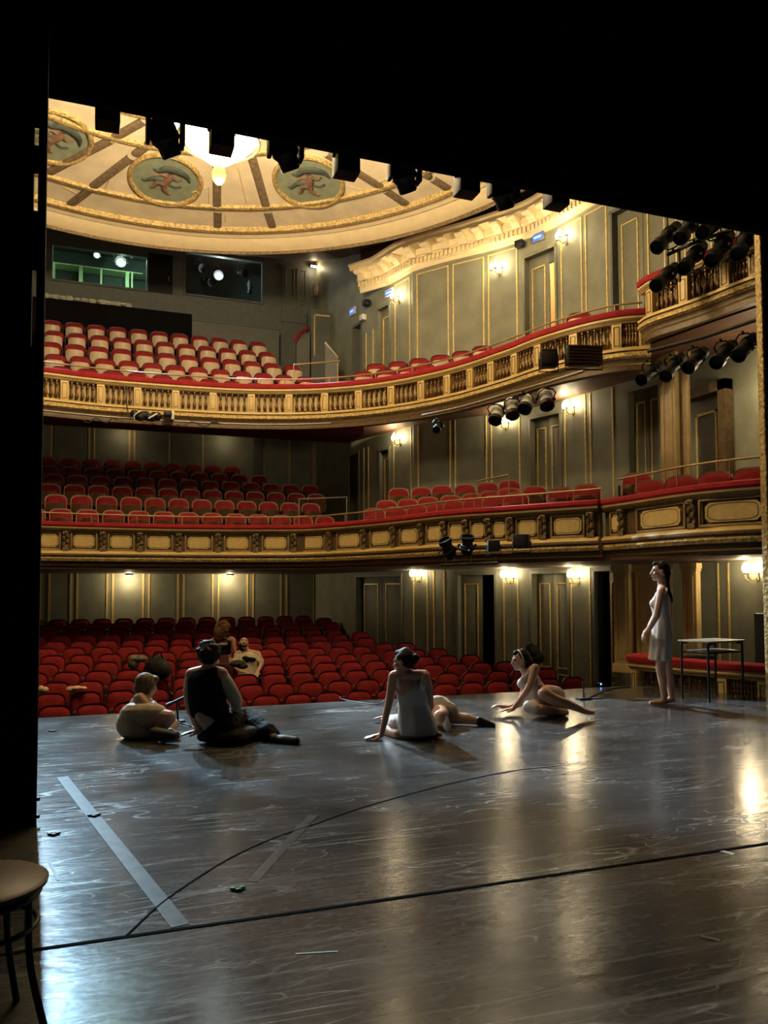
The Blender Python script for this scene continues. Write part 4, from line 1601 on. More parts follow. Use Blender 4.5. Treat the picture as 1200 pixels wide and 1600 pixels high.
# four spotlights under the upper gallery front; white bodies imitate light on them
for i, (a, b) in enumerate([((773, 658), (781, 636)), ((801, 650), (798, 625)), ((819, 640), (829, 621)), ((855, 635), (849, 612))], 1):
    Y = 13.0 - 0.012 * (a[0] - 773)
    spotlight('black-barrelled spotlight, body painted as lit, hung under the upper gallery front, %s from left' % nth(i), ondepth(*a, Y - 0.2), ondepth(*b, Y), 0.105, 'spotlights painted pale as lit under the upper gallery', body=K['white'])
spotlight('small dark spotlight hung alone under the upper gallery front', ondepth(682, 672, 13.9), ondepth(688, 661, 14.1), 0.07, None)
pts = [ondepth(660, 649, 14.3), ondepth(720, 636, 13.7), ondepth(790, 616, 13.0), ondepth(850, 599, 12.3), ondepth(912, 580, 11.7)]
o = MB().tube(spline(pts, 5), 0.024, 8).build('lighting_pipe', K['chrome'])
tag(o, 'curved steel pipe under the upper gallery carrying the pale spotlights', 'pipe')
pts = [(p.x, p.y, 4.80) for p in inset([p for p in B2P if -1.3 < p.x < 4.6 and p.y > 14], 0.14)]
o = MB().tube(pts, 0.02, 8).build('lighting_pipe', K['chrome'])
tag(o, 'long steel pipe fixed along the centre of the upper gallery front', 'pipe')
o = MB().tube(spline([onv(199, 604, 16.3), onv(198, 622, 16.25), onv(199, 640, 16.25), onv(205, 655, 16.25)], 5), 0.012, 6).build('cable', K['black_metal'])
tag(o, 'black cable hanging down over the upper gallery balusters at left', 'cable')
cb = MB()
for a_, b_ in ((130, 185), (275, 345)):
    cb.tube(spline([onv(a_ + (b_ - a_) * t / 6, 657 + (a_ > 200) * 6 + 4 * math.sin(t * 2.1), 16.36) for t in range(7)], 4), 0.012, 6)
o = cb.build('cable', K['black_metal'])
tag(o, 'loose dark cables drooping along the pipe of the upper gallery front', 'cable')
# up-tilted lanterns on the first gallery front
for i, (a, b) in enumerate([((694, 843), (707, 872)), ((731, 838), (729, 866))], 1):
    Y = 12.5 - 0.006 * (a[0] - 694)
    spotlight('black lantern with pale ringed mouth tilted up on the first gallery front, %s one' % ('left', 'right')[i - 1], ondepth(*a, Y - 0.12), ondepth(*b, Y), 0.10, 'lanterns on the first gallery front', hang=-1)
o = MB().tube([ondepth(690, 883, 12.5), ondepth(735, 881, 12.2), ondepth(778, 879.5, 11.85)], 0.022, 8).build('lighting_pipe', K['iron'])
tag(o, 'short steel pipe below the first gallery panels with up-tilted lanterns', 'pipe')
for px_, py_, Y_ in ((694, 882.8, 12.47), (735, 881, 12.2), (773, 879.7, 11.9)):
    a_ = ondepth(px_, py_, Y_)
    h_ = hit(px_, B1P)
    n_ = Vector((h_[3].y, -h_[3].x))
    q_ = Vector((h_[1].x - 0.05 * n_.x, h_[1].y - 0.05 * n_.y, 1.92))
    MB().tube([a_, (a_.x * 0.5 + q_.x * 0.5, a_.y * 0.5 + q_.y * 0.5, a_.z + 0.02), q_], 0.016, 6).build('bracket', K['black_metal'], o)


def floodlight(label, px, py, Y, w_, h_, d_, yaw, rib=False, group=None, pitch=0):
    c = ondepth(px, py, Y)
    root = empty('floodlight', c)
    root.rotation_euler = (pitch, 0, yaw)
    tag(root, label, 'floodlight', group)
    mb = MB()
    mb.bbox(-w_ / 2, w_ / 2, -d_ / 2, d_ / 2, -h_ / 2, h_ / 2, 0.012)
    mb.build('housing', K['black_metal'], root)
    f = MB()
    if rib:
        for k in range(6):
            f.bbox(-w_ / 2 + 0.01, w_ / 2 - 0.01, -d_ / 2 - 0.012, -d_ / 2, -h_ / 2 + h_ * k / 6 + 0.01, -h_ / 2 + h_ * (k + 0.55) / 6 + 0.01, 0.003)
    else:
        f.bbox(-w_ * 0.38, w_ * 0.38, -d_ / 2 - 0.01, -d_ / 2, -h_ * 0.34, h_ * 0.34, 0.004)
    f.build('front_grille' if rib else 'front_glass', K['armwood'] if rib else K['iron'], root)
    MB().tube([(-w_ / 2 - 0.02, 0, 0), (-w_ / 2 - 0.02, 0, -h_ / 2 - 0.06), (w_ / 2 + 0.02, 0, -h_ / 2 - 0.06), (w_ / 2 + 0.02, 0, 0)], 0.01, 6).build('bracket', K['black_metal'], root)
    return root


floodlight('square black floodlight against the right end of the upper balustrade', 857, 561, 11.6, 0.24, 0.26, 0.16, -0.35)
floodlight('wide ribbed black floodlight beside the square one on the upper balustrade', 912, 556, 11.1, 0.50, 0.27, 0.16, -0.25, True)
floodlight('small black boxy lantern below the first gallery panels, left of two', 771, 853, 11.5, 0.17, 0.16, 0.2, -0.4, group='boxy lanterns on the first gallery')
floodlight('black boxy lantern with bright edge below the first gallery panels, right of two', 815, 846, 11.0, 0.21, 0.19, 0.22, -0.7, group='boxy lanterns on the first gallery')
# black cloth bundle and small projector on the upper gallery front
c = onv(228, 651, 16.36)
bd = MB()
for k in range(9):
    bd.ball((c.x - 0.22 + 0.055 * k, 16.32 + 0.02 * math.sin(k * 2), c.z + 0.03 * math.cos(k * 1.7)), 0.09, 0.08, 0.085, 10)
o = bd.build('cloth_bundle', K['black_metal'])
tag(o, 'bundled black cloth tied with white tape on the upper gallery front', 'cloth')
st_ = MB()
st_.tube(spline([onv(210, 656, 16.25), onv(210, 649, 16.2), onv(219, 642, 16.22)], 4), 0.014, 6)
st_.tube([onv(232, 654, 16.2), onv(246, 646, 16.2)], 0.018, 6)
st_.build('white_tape', K['white'], o)
c = onv(263, 648, 16.4)
o = MB().bbox(c.x - 0.09, c.x + 0.06, 16.25, 16.45, c.z - 0.05, c.z + 0.05, 0.01).build('projector', K['black_metal'])
tag(o, 'small black projector with pale bracket on the upper gallery front', 'projector')
MB().bbox(c.x + 0.05, c.x + 0.11, 16.26, 16.42, c.z - 0.12, c.z + 0.06, 0.01).build('bracket', K['white'], o)

# moving heads and LED boxes hung under the border
un = [(168, 198, 'box', 37), (258, 241, 'head', 42), (346, 236, 'box', 36), (446, 262, 'head', 46), (541, 275, 'box', 37), (632, 297, 'head', 46), (729, 305, 'box', 34), (787, 323, 'head', 44), (869, 324, 'box', 32)]
nb = nh = 0
for px, py, kind, wpx in un:
    P = onv(px, py, 6.52)
    Yd = (P - CAM).dot(FW)
    w_ = wpx / F_PX * Yd
    if kind == 'box':
        nb += 1
        root = tag(empty('led_lantern', (P.x, 6.52, 5.6)), 'black box lantern hung below the border, %s box from the left' % nth(nb), 'stage light', 'box lanterns below the border')
        MB().bbox(-w_ / 2, w_ / 2, -0.09, 0.09, P.z - 5.6, P.z - 5.6 + 0.24, 0.01).build('housing', K['black_metal'], root)
        MB().bbox(-w_ / 2 + 0.015, w_ / 2 - 0.015, 0.09, 0.10, P.z - 5.58, P.z - 5.6 + 0.22, 0.004).build('front_lens', K['iron'], root)
        MB().tube([(-w_ / 2 - 0.01, 0, P.z - 5.6 + 0.15), (-w_ / 2 - 0.01, 0, P.z - 5.6 + 0.36), (w_ / 2 + 0.01, 0, P.z - 5.6 + 0.36), (w_ / 2 + 0.01, 0, P.z - 5.6 + 0.15)], 0.012, 6).build('yoke', K['black_metal'], root)
    else:
        nh += 1
        root = tag(empty('moving_head', (P.x, 6.52, 5.6)), 'black moving head lantern hung below the border, %s head from the left' % nth(nh), 'stage light', 'moving heads below the border')
        z_ = P.z - 5.6
        hd = MB()
        tl = Matrix.Translation((0, 0.02, z_ + 0.15)) @ Matrix.Rotation(math.radians(-28), 4, 'Y') @ Matrix.Rotation(math.radians(20), 4, 'X')
        hd.lathe([(0.06, -0.15), (0.085, -0.145), (0.09, -0.06), (0.12, -0.02), (0.115, 0.08), (0.07, 0.15), (0.02, 0.165)], 16, 0, tl)
        hd.build('head', K['black_metal'], root)
        MB().lathe([(0.0, -0.152), (0.075, -0.155), (0.078, -0.145)], 16, 0, tl).build('lens', K['iron'], root)
        yk = MB()
        for s in (-1, 1):
            yk.bbox(s * 0.135 - 0.02, s * 0.135 + 0.02, -0.06, 0.06, z_ + 0.08, z_ + 0.42, 0.012)
        yk.bbox(-0.155, 0.155, -0.06, 0.06, z_ + 0.36, z_ + 0.42, 0.012)
        yk.build('yoke', K['black_metal'], root)
        MB().bbox(-0.15, 0.15, -0.11, 0.11, z_ + 0.42, z_ + 0.54, 0.015).build('base', K['black_metal'], root)
o = MB().tube([(-3.5, 6.52, 5.72), (7.2, 6.52, 5.72)], 0.03).build('lighting_pipe', K['black_metal'])
tag(o, 'black pipe behind the border curtain carrying the hung stage lights', 'pipe')

# ------------------------------------------------------------------ upper gallery back details
zf = B2T[-1] - 0.86
q = lambda px, py, v: onv(px, py, v)
a, b = q(68, 463, 20.85), q(300, 488, 20.85)
mb = MB()
ZL = q(150, 474, 20.85).z
mb.box(-4.4, b.x, 20.85, VB - 0.01, zf, ZL)
o = structure(mb.build('wall_panel', K['black'], smooth=0))
c_, d_ = q(300, 500, 20.8), q(437, 503, 20.8)
mb = MB()
mb.box(b.x + 0.005, d_.x, 20.85, 21.33, zf, c_.z)
mb.box(b.x, d_.x + 0.02, 20.82, 21.33, c_.z, c_.z + 0.03)
structure(mb.build('wall_low', K['wall_dark'], smooth=0))
# crumpled pale drapes left on the sill
pl = MB()
for px0, px1, yy in ((72, 100, 463), (108, 168, 461), (160, 200, 468)):
    p0, p1 = onv(px0, yy, 21.1), onv(px1, yy + 2, 21.1)
    for k in range(6):
        p = p0.lerp(p1, k / 5)
        pl.ball((p.x, 20.99 + 0.03 * math.sin(k * 3), ZL + 0.085), 0.11, 0.09, 0.06 + 0.025 * math.cos(k * 2.3), 8)
# (kept as one folded cloth lying along the black panel)
o = pl.build('folded_cloth', K['pale'])
tag(o, 'rumpled pale cloth and cables lying along the black panel below the windows', 'cloth')
# panelled door, tube light, stair
p0, p1 = q(440, 414, VB), q(482, 416, VB)
zd = q(460, 505, VB).z
d = structure(MB().box(p0.x, p1.x, VB - 0.05, VB, zd, p0.z).build('door_14', K['wall_dark'], smooth=0))
mm = MB()
for (ax, bx) in ((0.12, 0.47), (0.55, 0.9)):
    for za, zb_ in ((0.42, 0.95), (0.24, 0.36)):
        X0, X1 = p0.x + (p1.x - p0.x) * ax, p0.x + (p1.x - p0.x) * bx
        Z0, Z1 = zd + (p0.z - zd) * za, zd + (p0.z - zd) * zb_
        for r in ((X0, X1, Z0, Z0 + .03), (X0, X1, Z1 - .03, Z1), (X0, X0 + .03, Z0, Z1), (X1 - .03, X1, Z0, Z1)):
            mm.box(r[0], r[1], VB - 0.07, VB - 0.05, r[2], r[3])
mm.build('panel_moulding', K['door'], d, smooth=0)
p0, p1 = q(484, 415, VB - 0.12), q(519, 420, VB - 0.12)
o = MB().bbox(p0.x, p1.x, VB - 0.13, VB - 0.06, p0.z, p0.z + 0.05, 0.01).build('strip_light', K['black_metal'])
tag(o, 'lit strip light high on the upper gallery back wall', 'wall light')
MB().tube([(p0.x + 0.03, VB - 0.14, p0.z - 0.015), (p0.x + 0.22, VB - 0.14, p0.z - 0.015)], 0.03).build('tube', K['tube'], o)
lamp('strip_light_glow', 'POINT', (p0.x + 0.1, VB - 0.25, p0.z - 0.08), 7, WARM2, 0.05)
p0 = q(497, 452, VB - 0.1)
o = MB().prism([(-0.13, -0.2), (0.13, -0.2), (0.13, 0.12), (0.06, 0.22), (-0.06, 0.22), (-0.13, 0.12)], -0.09, 0.09, 0, Matrix.Translation((p0.x, VB - 0.1, p0.z))).build('wall_heater', K['pale'], smooth=0)
tag(o, 'pale arched box mounted on the wall right of the panelled door', 'wall box')
MB().box(p0.x - 0.06, p0.x + 0.06, VB - 0.2, VB - 0.19, p0.z - 0.12, p0.z + 0.05).build('cover', K['white'], o, smooth=0)
# stair side panel with gilt rectangle and red handrails
s0, s1 = q(486, 482, 20.4), q(529, 487, 20.4)
mb = MB()
zlow = 6.0
mb.box(s0.x, s1.x, 20.4, 20.9, zlow, s0.z)
for r in ((0.1, 0.85, -0.18, -0.14), (0.1, 0.14, -1.3, -0.14), (0.81, 0.85, -1.3, -0.14)):
    w_ = s1.x - s0.x
    mb.box(s0.x + w_ * r[0], s0.x + w_ * r[1], 20.385, 20.4, s0.z + r[2], s0.z + r[3], 1)
structure(mb.build('wall_stair', [K['wall_dark'], K['gilt']], smooth=0))
hr = tag(empty('stair_rail', q(470, 540, 20.2)), 'red topped stair rail at the right end of the upper gallery rows', 'railing')
inv = Matrix.Translation(-hr.location)
MB().tube([q(462, 533, 20.0), q(468, 520, 20.3), q(483, 513, 20.6)], 0.05).build('padded_top', K['velvet'], hr, inv)
mb = MB()
a, b = q(463, 534, 20.1), q(484, 518, 20.1)
mb.add([(a.x, 20.1, 6.6), (b.x, 20.1, 6.6), (b.x, 20.1, b.z), (a.x, 20.1, a.z), (a.x, 20.2, 6.6), (b.x, 20.2, 6.6), (b.x, 20.2, b.z), (a.x, 20.2, a.z)],
       [(0, 1, 2, 3), (7, 6, 5, 4), (0, 4, 5, 1), (1, 5, 6, 2), (2, 6, 7, 3), (3, 7, 4, 0)])
mb.build('side_panel', K['wall_dark'], hr, inv, 0)
hr = tag(empty('stair_rail', q(515, 560, 18.6)), 'grey panelled stair rail beside the narrow upper doorways', 'railing')
inv = Matrix.Translation(-hr.location)
a, b = q(508, 536, 18.6), q(530, 558, 18.4)
mb = MB()
mb.add([(a.x, 18.6, 5.1), (b.x, 18.5, 5.1), (b.x, 18.5, b.z), (a.x, 18.6, a.z), (a.x, 18.68, 5.1), (b.x, 18.58, 5.1), (b.x, 18.58, b.z), (a.x, 18.68, a.z)],
       [(0, 1, 2, 3), (7, 6, 5, 4), (0, 4, 5, 1), (1, 5, 6, 2), (2, 6, 7, 3), (3, 7, 4, 0)])
mb.build('side_panel', K['wall_dark'], hr, inv, 0)
MB().tube([(a.x, 18.62, a.z + 0.02), (b.x, 18.54, b.z + 0.02)], 0.03).build('top_rail', K['pale'], hr, inv)
hr = tag(empty('stair_rail', q(495, 570, 17.3)), 'short brass rail closing the front row of the upper gallery', 'railing')
inv = Matrix.Translation(-hr.location)
a, b = q(459, 570, 17.1), q(531, 564, 17.1)
k = MB()
k.tube([a, b], 0.018)
k.tube([a, (a.x, a.y, 5.09)], 0.012)
k.tube([(b.x - .05, b.y, b.z), (b.x - .05, b.y, 5.09)], 0.012)
k.build('rail', K['brass'], hr, inv)
hr = tag(empty('stair_rail', q(510, 790, 16.9)), 'short pale rail closing the front row of the first gallery', 'railing')
inv = Matrix.Translation(-hr.location)
a, b = q(466, 780, 16.95), q(543, 777, 16.95)
k = MB()
k.tube([a, b], 0.018)
k.tube([(b.x - .02, b.y, b.z), (b.x - .02, b.y, 2.16)], 0.012)
k.tube([(a.x + .02, a.y, a.z), (a.x + .02, a.y, 2.16)], 0.012)
k.build('rail', K['chrome'], hr, inv)
hr = tag(empty('stair_rail', ondepth(770, 755, 15.2)), 'short brass rail among the side seats of the first gallery', 'railing')
inv = Matrix.Translation(-hr.location)
a, b = ondepth(746, 752, 15.2), ondepth(795, 742, 14.6)
k = MB()
k.tube([a, b], 0.018)
for e in (a, b):
    k.tube([e, (e.x, e.y, e.z - 0.35)], 0.012)
k.build('rail', K['brass'], hr, inv)

# lights and gear inside the control room
for i, (px, py, r, m, txt, pw) in enumerate([(151, 401, 0.075, 'green_lamp', 'small green white lamp behind the left control window', 3), (188, 411, 0.14, 'white_lamp', 'large bright spotlight behind the left control window', 5),
                                            (206, 400, 0.075, 'green_lamp', 'small greenish lamp right of the large one behind the left control window', 3), (340, 432, 0.13, 'white_lamp', 'bright spotlight shining through the right control window', 5)]):
    P = onv(px, py, VB + 0.8)
    spotlight(txt, P + Vector((0.0, -0.18, -0.03)), P + Vector((0, 0.2, 0.06)), r, 'lamps in the control room', lens=K[m])
    lamp('control_room_glow', 'POINT', P + Vector((0.05, -0.3, -0.08)), pw * (16 if m == 'green_lamp' else 8), (0.6, 1.0, 0.75) if m == 'green_lamp' or px < 250 else (0.75, 0.95, 0.95), 0.05)
for px, py, txt in ((308, 418, 'dark unlit spotlight hanging left in the right control window'), (375, 426, 'dark unlit spotlight hanging right in the right control window'), (322, 440, 'small dark lantern low in the right control window')):
    P = onv(px, py, VB + 1.0)
    spotlight(txt, P + Vector((0.12, -0.2, -0.08)), P + Vector((-0.08, 0.15, 0.08)), 0.11, 'unlit lamps in the control room')
P = onv(390, 449, VB + 0.6)
spotlight('slim hanging lamp near the right side of the right control window', P + Vector((0, 0, -0.18)), P + Vector((0, 0, 0.18)), 0.06, None, body=K['wall_dark'])
sh = MB()
a, b = onv(80, 418, VB + 1.9), onv(222, 452, VB + 1.9)
for k, x in enumerate((a.x + 0.05, a.x + 0.72, a.x + 1.28, a.x + 1.95, a.x + 2.1)):
    sh.box(x, x + (0.1 if k % 2 else 0.05), VB + 1.7, VB + 2.1, 8.76, a.z + 0.06)
sh.box(a.x, b.x, VB + 1.7, VB + 2.15, a.z + 0.06, a.z + 0.09)
o = sh.build('storage_shelf', mat('pale_green_shelf', (0.45, 0.62, 0.34), 0.5), smooth=0)
tag(o, 'pale green shelf frame standing behind the left control window', 'shelf')
bl = MB()
for k in range(7):
    bl.box(a.x + 1.45, a.x + 1.9, VB + 1.75, VB + 1.8, 8.85 + 0.06 * k, 8.89 + 0.06 * k)
bl.build('slatted_drawers', K['pale'], o, smooth=0)
P = onv(304, 466, VB + 0.3)
o = MB().bbox(P.x - 0.22, P.x + 0.2, VB + 0.3, VB + 0.36, P.z - 0.2, P.z + 0.22, 0.01).build('monitor', K['black_metal'])
tag(o, 'dark monitor standing low at the left of the right control window', 'monitor')
MB().box(P.x - 0.2, P.x + 0.18, VB + 0.36, VB + 0.365, P.z - 0.18, P.z + 0.2).build('screen', K['iron'], o, smooth=0)

# exit signs, small speakers
for px, py, path, lab in ((848, 371, WR, 'small lit blue exit sign above the open upper door'), (611, 458, WR, 'small lit blue sign above the narrow upper doorway'), (553, 487, WR, 'small lit blue sign above the far dark upper doorway')):
    h = hit(px, path)
    mw = frame2(h[1], h[1] + h[3], zw(px, py))
    o = empty('exit_sign')
    o.matrix_world = mw
    tag(o, lab, 'sign', 'blue lit signs')
    MB().bbox(-0.16, 0.16, -0.05, 0.0, -0.09, 0.09, 0.008).build('case', K['chrome'] if px == 848 else K['white'], o)
    MB().bbox(-0.125, 0.125, -0.058, -0.045, -0.06, 0.06, 0.004).build('lit_face', K['exit_blue'], o)
    MB().box(-0.09, 0.09, -0.061, -0.055, -0.02, 0.02).build('pale_bar', glow('pale_blue_bar', (0.3, 0.5, 1.0), 1.5), o, smooth=0)
for px, py, lab in ((822, 384, 'small black speaker on the upper wall left of the blue sign'), (580, 475, 'small black speaker by the narrow upper doorway')):
    h = hit(px, WR)
    o = empty('wall_speaker')
    o.matrix_world = frame2(h[1], h[1] + h[3], zw(px, py))
    tag(o, lab, 'speaker')
    MB().bbox(-0.09, 0.09, -0.2, -0.05, -0.07, 0.07, 0.015).build('housing', K['black_metal'], o)
    MB().tube([(0, -0.05, 0), (0, 0, 0.0)], 0.02).build('bracket', K['black_metal'], o)
h = hit(571, WR)
o = MB().bbox(-0.09, 0.09, -0.12, 0, -0.07, 0.07, 0.01).build('emergency_light', K['white'])
o.matrix_world = frame2(h[1], h[1] + h[3], zw(571, 497))
tag(o, 'small white box over the far dark upper doorway', 'wall box')

# ------------------------------------------------------------------ things on the stage
def tape(p0, p1, w_, label, m, name='floor_tape'):
    a, b = onz(*p0, 0), onz(*p1, 0)
    mb = MB()
    mb.sweep([(a.x, a.y), (b.x, b.y)], [(-w_ / 2, 0.0008), (-w_ / 2, 0.0022), (w_ / 2, 0.0022), (w_ / 2, 0.0008)], 0, True)
    c = (a + b) / 2
    mb.v = [(x - c.x, y - c.y, z) for x, y, z in mb.v]
    o = mb.build(name, m, smooth=0)
    o.location = (c.x, c.y, 0)
    return tag(o, label, 'floor tape')


TP = mat('worn_grey_tape', (0.058, 0.057, 0.056), 0.3, var=0.6, scale=11, spec=0.4)
TW = mat('white_tape', (0.62, 0.62, 0.62), 0.5)
tape((97, 1214), (282, 1447), 0.075, 'long worn grey tape strip at left running toward the camera', TP)
tape((490, 1274), (394, 1378), 0.055, 'shorter worn grey tape strip in front of the curved floor joint', TP)
tape((1124, 1329), (1146, 1335), 0.03, 'small white tape piece on the black joint at right', TW)
tape((462, 1491), (528, 1487), 0.008, 'thin white scratch of tape below the black joint at left', TW)
tape((78, 1348), (91, 1376), 0.012, 'short black sliver on the lit floor near the stool', K['iron'])
tape((1095, 1463), (1125, 1470), 0.025, 'faint pale tape piece on the brown floor at right', TP)
for (px, py, s, m, lab) in ((372, 1391, 0.02, mat('green_scrap', (0.10, 0.30, 0.08), 0.5), 'small green and white scrap lying on the floor by the joint'), (147, 1276, 0.022, K['iron'], 'small black scrap on the long grey tape strip'),
                            (84, 1305, 0.02, K['iron'], 'small black scrap left of the long grey tape strip'), (82, 1143, 0.02, K['iron'], 'small dark scrap near the front edge of the stage')):
    P = onz(px, py, 0)
    mb = MB()
    for k in range(3):
        mb.ball((s * (k - 1), s * 0.5 * (-1) ** k, s * 0.35), s * 0.9, s * 0.6, s * 0.35, 8)
    o = mb.build('floor_scrap', m)
    o.location = (P.x, P.y, 0)
    tag(o, lab, 'scrap')

# school desk
c0, c1, c2 = (onz(1107, 1003, 0.72), onz(1068, 999.6, 0.72), onz(1166, 999.6, 0.72))
ax, ay = (c2 - c0), (c1 - c0)
wx, wy = 0.70, 0.44
ux = Vector((ax.x, ax.y, 0)).normalized()
uy = Vector((-ux.y, ux.x, 0))
dm = Matrix((ux, uy, Vector((0, 0, 1)))).transposed().to_4x4()
dm.translation = (c0.x, c0.y, 0)
dk = empty('school_desk')
dk.matrix_world = dm
tag(dk, 'small school desk with pale top and black tube legs beside the standing woman', 'desk')
MB().bbox(0, wx, 0, wy, 0.70, 0.722, 0.006).build('desk_top', mat('pale_laminate', (0.26, 0.21, 0.15), 0.45), dk)
for x, y in ((0.03, 0.03), (wx - 0.03, 0.03), (0.03, wy - 0.03), (wx - 0.03, wy - 0.03)):
    sx = 0.05 if x < wx / 2 else -0.05
    MB().tube(spline([(x + sx * 2, y, 0.69), (x + sx * 0.4, y, 0.685), (x, y, 0.64), (x, y, 0.3), (x, y, 0.012)], 5), 0.014, 8).build('leg', K['black_metal'], dk)
    MB().lathe([(0.017, 0), (0.017, 0.03), (0.014, 0.034)], 8, 0, Matrix.Translation((x, y, 0))).build('foot_cap', K['iron'], dk)
k = MB()
k.tube([(0.03, 0.03, 0.58), (wx - 0.03, 0.03, 0.58), (wx - 0.03, wy - 0.03, 0.58), (0.03, wy - 0.03, 0.58), (0.03, 0.03, 0.58)], 0.011, 8)
k.build('book_rail', K['black_metal'], dk)
MB().bbox(0.08, wx - 0.08, 0.06, wy - 0.06, 0.592, 0.598, 0.002).build('shelf', K['chrome'], dk)

# stool in the lower left corner
S = ondepth(-36, 1381, 2.40)
stl = tag(empty('stool', (S.x, S.y, 0), 0.35), 'dark stool with round brown wooden seat at the lower left corner', 'stool')
zs = S.z
MB().lathe([(0.0, zs - 0.02), (0.185, zs - 0.02), (0.2, zs - 0.012), (0.203, zs), (0.19, zs + 0.008), (0.0, zs + 0.008)], 40).build('seat', mat('brown_stool_wood', (0.075, 0.04, 0.02), 0.45, var=0.3, scale=5, stretch=(1, 9, 1)), stl)
MB().tube([(0.172 * math.cos(k * PI / 16), 0.172 * math.sin(k * PI / 16), zs - 0.035) for k in range(33)], 0.014, 8).build('seat_ring', K['black_metal'], stl)
for k in range(4):
    a = PI / 4 + k * PI / 2
    c, s = math.cos(a), math.sin(a)
    MB().tube(spline([(0.165 * c, 0.165 * s, zs - 0.03), (0.17 * c, 0.17 * s, zs - 0.2), (0.19 * c, 0.19 * s, 0.16), (0.235 * c, 0.235 * s, 0.0)], 5), 0.011, 8).build('leg', K['black_metal'], stl)
MB().tube([(0.172 * math.cos(k * PI / 16), 0.172 * math.sin(k * PI / 16), zs - 0.13) for k in range(33)], 0.009, 8).build('stretcher_ring', K['black_metal'], stl)

# microphones
P = onz(278, 1128, 0)
mc = tag(empty('microphone', (P.x, P.y, 0)), 'small black microphone on a short stand between the seated girl and man', 'microphone')
MB().bbox(-0.05, 0.07, -0.05, 0.05, 0, 0.02, 0.008).build('base', K['black_metal'], mc)
MB().tube([(0, 0, 0.02), (-0.015, 0, 0.21)], 0.011, 8).build('pole', K['black_metal'], mc)
tm = Matrix.Translation((-0.015, 0, 0.215))
MB().tube([(-0.1, 0.02, 0.175), (-0.015, 0, 0.215), (0.08, -0.02, 0.26)], 0.016, 8).build('body', K['black_metal'], mc)
MB().tube([(-0.11, 0.02, 0.17), (-0.06, 0.01, 0.193)], 0.022, 8).build('grille', K['iron'], mc)
P = onz(912, 1093, 0)
mc = tag(empty('microphone', (P.x, P.y, 0)), 'thin upright microphone on a flat base behind the reclining woman', 'microphone')
MB().bbox(-0.085, 0.085, -0.06, 0.06, 0, 0.022, 0.008).build('base', K['black_metal'], mc)
MB().tube([(0, 0, 0.02), (0, 0, 0.17)], 0.009, 8).build('pole', K['black_metal'], mc)
MB().tube([(0, 0, 0.15), (0, 0, 0.215)], 0.014, 8).build('grille', K['iron'], mc)
MB().bbox(0.09, 0.27, -0.035, 0.03, 0, 0.012, 0.005).build('side_plate', K['iron'], mc)


def cable(pts, label, r=0.006, m='black_metal'):
    mb = MB()
    w3 = [onz(x, y, 0) + Vector((0, 0, r)) for x, y in pts]
    mb.tube(spline(w3, 6), r, 6)
    o = mb.build('cable', K[m])
    return tag(o, label, 'cable')


cable([(920, 1091), (935, 1085), (955, 1077), (985, 1073.5)], 'black cable running from the upright microphone to the stage box')
cable([(531, 1089), (535, 1093), (560, 1098), (590, 1101), (601, 1094), (606, 1086)], 'blue grey cable looping on the floor left of the seated woman', 0.005, 'wall_dark')
cable([(279, 1130), (296, 1134), (305, 1139)], 'short black cable trailing from the microphone toward the man')
P = onz(937, 1072, 0)
o = MB().bbox(-0.05, 0.05, -0.03, 0.03, 0, 0.045, 0.006).build('junction_box', K['black_metal'])
o.location = (P.x, P.y, 0)
tag(o, 'tiny black box with a blue light on the stage edge', 'junction box')
MB().ball((0, -0.03, 0.03), 0.012, 0.008, 0.012, 8).build('led', K['blue_led'], o)

# gear in the stage box at right
o = empty('loudspeaker', (0, 0, 0))
P = ondepth(1199, 1045, 10.3)
o.location = (P.x, P.y, 0.0)
tag(o, 'tall black loudspeaker standing in the stage box at the right edge', 'loudspeaker')
MB().bbox(-0.06, 0.3, -0.15, 0.15, 0.0, 1.02, 0.015).build('cabinet', K['black_metal'], o)
MB().box(-0.04, 0.28, -0.155, -0.15, 0.1, 0.98).build('grille', K['iron'], o, smooth=0)
P = ondepth(1160, 1040, 10.4)
o = MB().bbox(-0.16, 0.2, -0.15, 0.15, -0.3, 0.02, 0.01).build('equipment_box', K['black_metal'])
o.location = (P.x, P.y, P.z - 0.02)
tag(o, 'low black equipment box behind the red stage box rail with a white sheet on top', 'box')
MB().box(-0.06, 0.08, -0.1, 0.08, 0.021, 0.026).build('white_sheet', K['white'], o, smooth=0)
P = ondepth(1082, 1030, 11.2)
o = MB().bbox(-0.3, 0.32, -0.1, 0.1, -0.35, 0.03, 0.012).build('bench', K['black_metal'])
o.location = (P.x, P.y, P.z)
tag(o, 'low dark bench behind the red stage box rail beside the desk', 'bench')
MB().bbox(-0.29, 0.31, -0.09, 0.09, 0.031, 0.05, 0.006).build('bench_top', K['iron'], o)
# ------------------------------------------------------------------ people
tmp_scene = bpy.data.scenes.new('tmp')


def remesh(mb, voxel, it=2, fac=0.5):
    me = bpy.data.meshes.new('t')
    me.from_pydata(mb.v, [], mb.f)
    bm = bmesh.new()
    bm.from_mesh(me)
    bmesh.ops.recalc_face_normals(bm, faces=bm.faces)
    bm.to_mesh(me)
    bm.free()
    o = bpy.data.objects.new('t', me)
    tmp_scene.collection.objects.link(o)
    m = o.modifiers.new('r', 'REMESH')
    m.mode = 'VOXEL'
    m.voxel_size = voxel
    s = o.modifiers.new('s', 'SMOOTH')
    s.iterations = it
    s.factor = fac
    vl = tmp_scene.view_layers[0]
    vl.update()
    dg = vl.depsgraph
    out = bpy.data.meshes.new_from_object(o.evaluated_get(dg))
    bpy.data.objects.remove(o)
    bpy.data.meshes.remove(me)
    out.shade_smooth()
    return out


